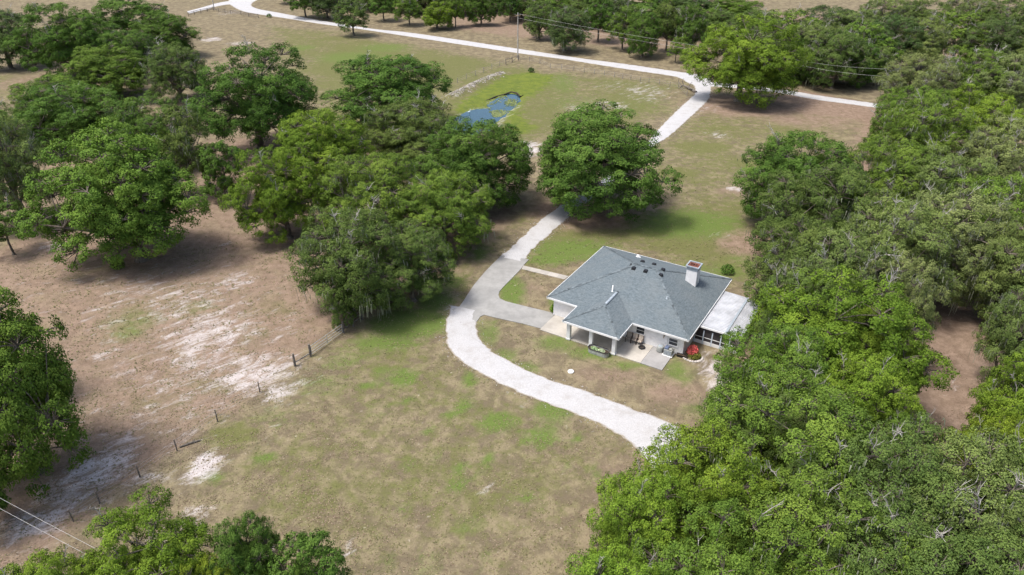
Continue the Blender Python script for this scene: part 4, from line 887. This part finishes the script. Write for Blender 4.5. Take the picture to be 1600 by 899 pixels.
for i, (u, vb, w) in enumerate(back2): tree_at(u, vb, w, vb-42, ('m1','t2','m2','t1','o2')[i % 5], 'dabka'[i % 5], adj['dabka'[i % 5]]+' tree, '+ORD[i]+' from the left in the rearmost row beyond the white road', 'rearmost row beyond the white road')
edge = [(455,6,46),(498,9,52),(535,6,56),(562,11,52),(606,8,60),(650,10,60),(690,12,62),(738,12,62),(785,14,60),(838,20,64)]
for i, (u, vb, w) in enumerate(edge): tree_at(u, vb, w, vb-44, ('t2','m1','t1','m2')[i % 4], 'badk'[i % 4], adj['badk'[i % 4]]+' tree, '+ORD[i]+' from the left touching the top edge past the road', 'trees along the top edge')
# wood right of the house
RG = 'oaks of the wood right of the house'
wood = [
 (1004,722,180,11,'o2','c'),(1112,658,225,12.5,'o4','c'),(1250,615,290,13,'m1','a'),(1400,655,290,13,'m2','d'),(1560,690,290,13,'m3','m'),(1140,800,270,12,'o4','a'),(1300,770,300,12.5,'m1','a'),(1460,800,300,12.5,'m2','d'),(1620,840,300,12.5,'m1','d'),(968,845,200,11,'o2','c'),
 (1335,425,260,14,'o1','c'),(1388,475,140,12,'o3','c'),(1226,508,190,12.5,'m1','a'),(1358,550,170,12,'o2','c'),(1270,560,220,12.5,'m2','a'),(1635,550,170,13,'o1','c'),(1640,430,150,13.5,'m2','m'),(1570,640,130,10,'o2','y'),(1220,605,180,11.5,'m1','d'),(1425,635,105,10,'m2','a'),
 (1300,265,190,14,'m1','d'),(1405,315,190,14,'m2','m'),(1500,305,180,14,'m3','p'),(1268,345,160,13.5,'m1','d'),(1325,365,190,14,'m3','m'),(1580,285,190,14,'m2','a'),(1405,225,160,14,'m1','a'),(1495,240,170,14,'m2','m'),(1585,190,160,14.5,'m2','p'),(1440,140,120,14.5,'m1','a'),
 (1470,165,150,14,'m2','a'),(1545,140,150,14.5,'o4','c'),(1450,88,130,14.5,'m3','p'),(1530,80,140,14.5,'m2','a'),(1605,90,140,14.5,'m3','p'),(1268,425,130,12.5,'m3','d'),(1655,340,180,14,'m1','m'),(1670,700,220,12,'m2','a'),(1690,560,170,13,'o3','b'),(1425,400,130,13,'m3','p')]
looks = dict(c='bright green oak', a='mid green oak', d='olive mossy oak', m='grey-green mossy oak', p='pale grey mossy oak', y='yellow-green oak', b='dark green oak')
where = ['reaching over the white gravel loop at its left','whose branches cover the end of the gravel loop','just below the sandy strip beside the lawn','in the lower middle of the wood','with bare limbs below the brown clearing at the right','in the bottom row of the wood, second from the lawn','in the bottom row of the wood, third from the lawn','in the bottom row of the wood, fourth from the lawn','in the bottom right corner of the wood','in the bottom row of the wood, nearest the lawn',
 'with the broadest bright crown right of the sunroom','on the near left rim of the brown clearing','hiding the end of the white sunroom','left of the brown clearing, below the broadest bright crown','below the oak that hides the sunroom','on the right rim of the brown clearing','above the brown clearing at the right edge','below the brown clearing, small and low','beside the sandy strip at the lawn corner','small, at the bottom tip of the brown clearing',
 'just right of the dark oak leaning over the lawn','two crowns right of the oak leaning over the lawn','three crowns right of the oak leaning over the lawn','in front of the dark oak leaning over the lawn','above the broadest bright crown right of the sunroom','at the right edge above the brown clearing and mossy crowns','at the edge of the pinkish field beyond the lawn','one crown in from the pinkish field','at the right edge level with the end of the road','where the white road vanishes into the wood',
 'one crown right of where the white road vanishes','two crowns right of where the white road vanishes','behind the crown where the white road vanishes','second crown behind the vanishing road','third crown behind the vanishing road, by the right edge','with grey bare twigs behind the sunroom roof','cut by the right edge among pale mossy crowns','cut by the right edge below the brown clearing','cut by the right edge beside the brown clearing','left of the far rim of the brown clearing']
for (u, vt, w, h, pr, c), wh in zip(wood, where): tree_top(u, vt, w, h, pr, c, looks[c]+' '+wh, RG)
rows = [(1255,128,70,62,'o2','b'),(1292,131,66,64,'t2','a'),(1330,134,70,66,'o1','b'),(1366,134,64,70,'t2','d')]
for (u, vb, w, vt, pr, c), wh in zip(rows, ('first','second','third','fourth')): tree_at(u, vb, w, vt, pr, c, looks.get(c, 'dark green oak').replace(' mossy', '')+' behind the road, '+wh+' to the right of the road-bend oak', TG)
farw = [(1200,52),(1262,40),(1318,52),(1368,38),(1238,20),(1300,12),(1345,20),(1400,28),(1455,30),(1510,22),(1570,32),(1625,40),(1180,20),(1390,-2),(1450,2),(1530,-4),(1600,0),(1280,-12)]
farw = sorted(q for q in farw if q[1] > -8)
for i, (u, vt) in enumerate(farw):
    tree_top(u, vt, 98-0.2*max(0, 40-vt)+tree_rng.uniform(-8, 12), 13+tree_rng.uniform(-1, 1.5), ('m1','m2','t2','m3','m1')[i % 5], 'dmamk'[i % 5], 'mossy tree in the far top right wood, '+ORD[i]+' counting from the left', 'far wood at the top right')
# small shrubs
def shrub(u, v, r, col, label, seed):
    o = empty('shrub', P(u, v)); tag(o, label, 'shrub'); leaf_cloud('foliage', o, M['leaf'], GREEN[col], 500, (0, 0, r*0.3), (r, r, r*1.1), 0.22, seed, 0.1, 0.8); MB().tube([(0, 0, -0.1), (0.03, 0, r*0.6)], 0.05, 5).build('stem', M['bark'], o)
shrub(830, 113, 0.9, 'k', 'small dark bush on the far rim of the pond hollow', 21)
shrub(421, 28, 1.1, 'b', 'low bush beside the far road fence', 22)
shrub(1136, 427, 0.9, 'b', 'small bush behind the sunroom roof', 23)
shrub(868, 487, 0.7, 'a', 'low bush at the house corner by the drive', 24)
shrub(185, 420, 1.0, 'd', 'low scrub near the forked trunk of the large paddock oak', 25)
shrub(1560, 540, 1.5, 'y', 'yellowish bush on the right rim of the brown clearing', 26)

# ------------------------------------------------------------------ loose cover: tufts, litter, shell
HX0 = [HL(-0.5, -4), HL(22, -4), HL(22, 16), HL(-0.5, 16)]
def blocked(x, y):
    k = inside(x, y, [(p.x, p.y) for p in HX0]) | inside(x, y, [(p.x, p.y) for p in CONC]) | inside(x, y, [(p.x, p.y) for p in WALK]) | inside(x, y, POND)
    for l, r in ROADS:
        k |= inside(x, y, [(p.x, p.y) for p in l[::4]+r[::-4]])
    return k
def field_points(n, ulo, uhi, vlo, vhi, seed):
    g = np.random.default_rng(seed); u = g.uniform(ulo, uhi, n); v = g.uniform(vlo, vhi, n)
    dx = (u-800)/FPX; dy = -(v-449.5)/FPX; t = -CAM_H/(-SP+dy*CP); x = dx*t; y = (CP+dy*SP)*t
    k = ~blocked(x, y); return x[k], y[k], g
def turf(n, seed, ulo, uhi, vlo, vhi):
    x, y, g = field_points(n, ulo, uhi, vlo, vhi, seed); m = len(x); sc = g.uniform(0.5, 1.5, m)*np.clip(np.hypot(x, y)/75, 0.7, 1.15)
    # clumping
    cl = np.sin(x*0.9+np.sin(y*0.7)*2)*np.sin(y*1.1+np.sin(x*0.5)*2); kp = cl+g.normal(0, 0.5, m) > 0.1; x, y, sc = x[kp], y[kp], sc[kp]; m = len(x)
    V = []
    for b in range(4):
        a = g.uniform(0, 6.28, m); ln = 0.12*sc*g.uniform(0.6, 1.3, m); w = 0.035*sc; h = 0.1*sc*g.uniform(0.3, 1.0, m)
        ca, sa = np.cos(a), np.sin(a)
        V.append(np.stack([np.stack([x-sa*w, y+ca*w, np.zeros(m)], 1), np.stack([x+sa*w, y-ca*w, np.zeros(m)], 1), np.stack([x+ca*ln, y+sa*ln, h], 1)], 1))
    V = np.concatenate(V); val = np.tile(np.clip(g.beta(1.3, 1.3, m), 0, 1), 4)
    return V.reshape(-1, 3), val
v1, a1 = turf(56000, 31, -60, 1150, 380, 930); v2, a2 = turf(22000, 32, 280, 1350, 60, 420)
tf = link(bpy.data.objects.new('grass_tufts', np_mesh('grass_tufts', np.concatenate([v1, v2]), 3, M['turf'], {'v': np.concatenate([a1, a2])}))); tag(tf, 'short dry and green grass tufts over the fields', 'grass', kind='stuff')
def litter(n, seed, ulo, uhi, vlo, vhi):
    x, y, g = field_points(n, ulo, uhi, vlo, vhi, seed); m = len(x); cl = np.sin(x*0.6+np.sin(y*0.9)*1.5)+np.sin(y*0.8+np.sin(x*0.4)*2); kp = cl+g.normal(0, 0.8, m) > 0.0; x, y = x[kp], y[kp]; m = len(x)
    p = np.stack([x, y, np.full(m, 0.035)], 1); return leaf_quads(p, np.tile([0, 0, 1.0], (m, 1)), 0.12, g, 1.0, 0.35), g.beta(1.2, 1.2, m)
v1, a1 = litter(34000, 41, -60, 560, 300, 930); v2, a2 = litter(22000, 42, 480, 1180, 330, 930); v3, a3 = litter(9000, 43, 1380, 1620, 420, 660)
lf = link(bpy.data.objects.new('leaf_litter', np_mesh('leaf_litter', np.concatenate([v1, v2, v3]), 4, M['litterleaf'], {'v': np.concatenate([a1, a2, a3])}))); tag(lf, 'scattered dry oak leaves over the paddock and lawn', 'leaf litter', kind='stuff')
vs = []; vv = []
for l, r in ROADS[1:3]:
    for side, oth in ((l, r), (r, l)):
        for i in range(0, len(side), 1):
            for k in range(3):
                d = (side[i]-oth[i]).normalized(); p = side[i]+d*(abs(rnd.gauss(0, 0.45))-0.15)+Vector((rnd.gauss(0, .2), rnd.gauss(0, .2), 0)); s = rnd.uniform(0.03, 0.09); t0 = rnd.uniform(0, 6)
                q = [(p.x+s*math.cos(t0+j*2.09), p.y+s*math.sin(t0+j*2.09), 0.01) for j in range(3)]; top_ = (p.x, p.y, 0.01+s*0.8)
                for j in range(3): vs += [q[j], q[(j+1) % 3], top_]
                vv += [rnd.random()]*3
tag(link(bpy.data.objects.new('loose_shell', np_mesh('loose_shell', vs, 3, M['stone'], {'v': vv}))), 'loose white shell bits strewn along the drive edges', 'gravel', kind='stuff')
# pale clods on the ridge by the pond
vs = []; vv = []
bl = [Vector((*q, 0)) for q in BERM]
for k in range(420):
    i = rnd.randrange(len(bl)-1); p = bl[i].lerp(bl[i+1], rnd.random())+Vector((rnd.gauss(0, 0.8), rnd.gauss(0, 0.8), 0)); z = float(gh(np.array([p.x]), np.array([p.y]))[0]); s = rnd.uniform(0.08, 0.3)
    q = [(p.x+s*math.cos(j*1.57+k), p.y+s*math.sin(j*1.57+k), z-0.03) for j in range(4)]; tp = (p.x+rnd.gauss(0, .04), p.y, z+s*0.7)
    for j in range(4): vs += [q[j], q[(j+1) % 4], tp]
    vv += [rnd.random()]*4
tag(link(bpy.data.objects.new('rubble', np_mesh('rubble', vs, 3, M['clod'], {'v': vv}))), 'pale clods along the ridge beside the pond', 'rubble', kind='stuff')
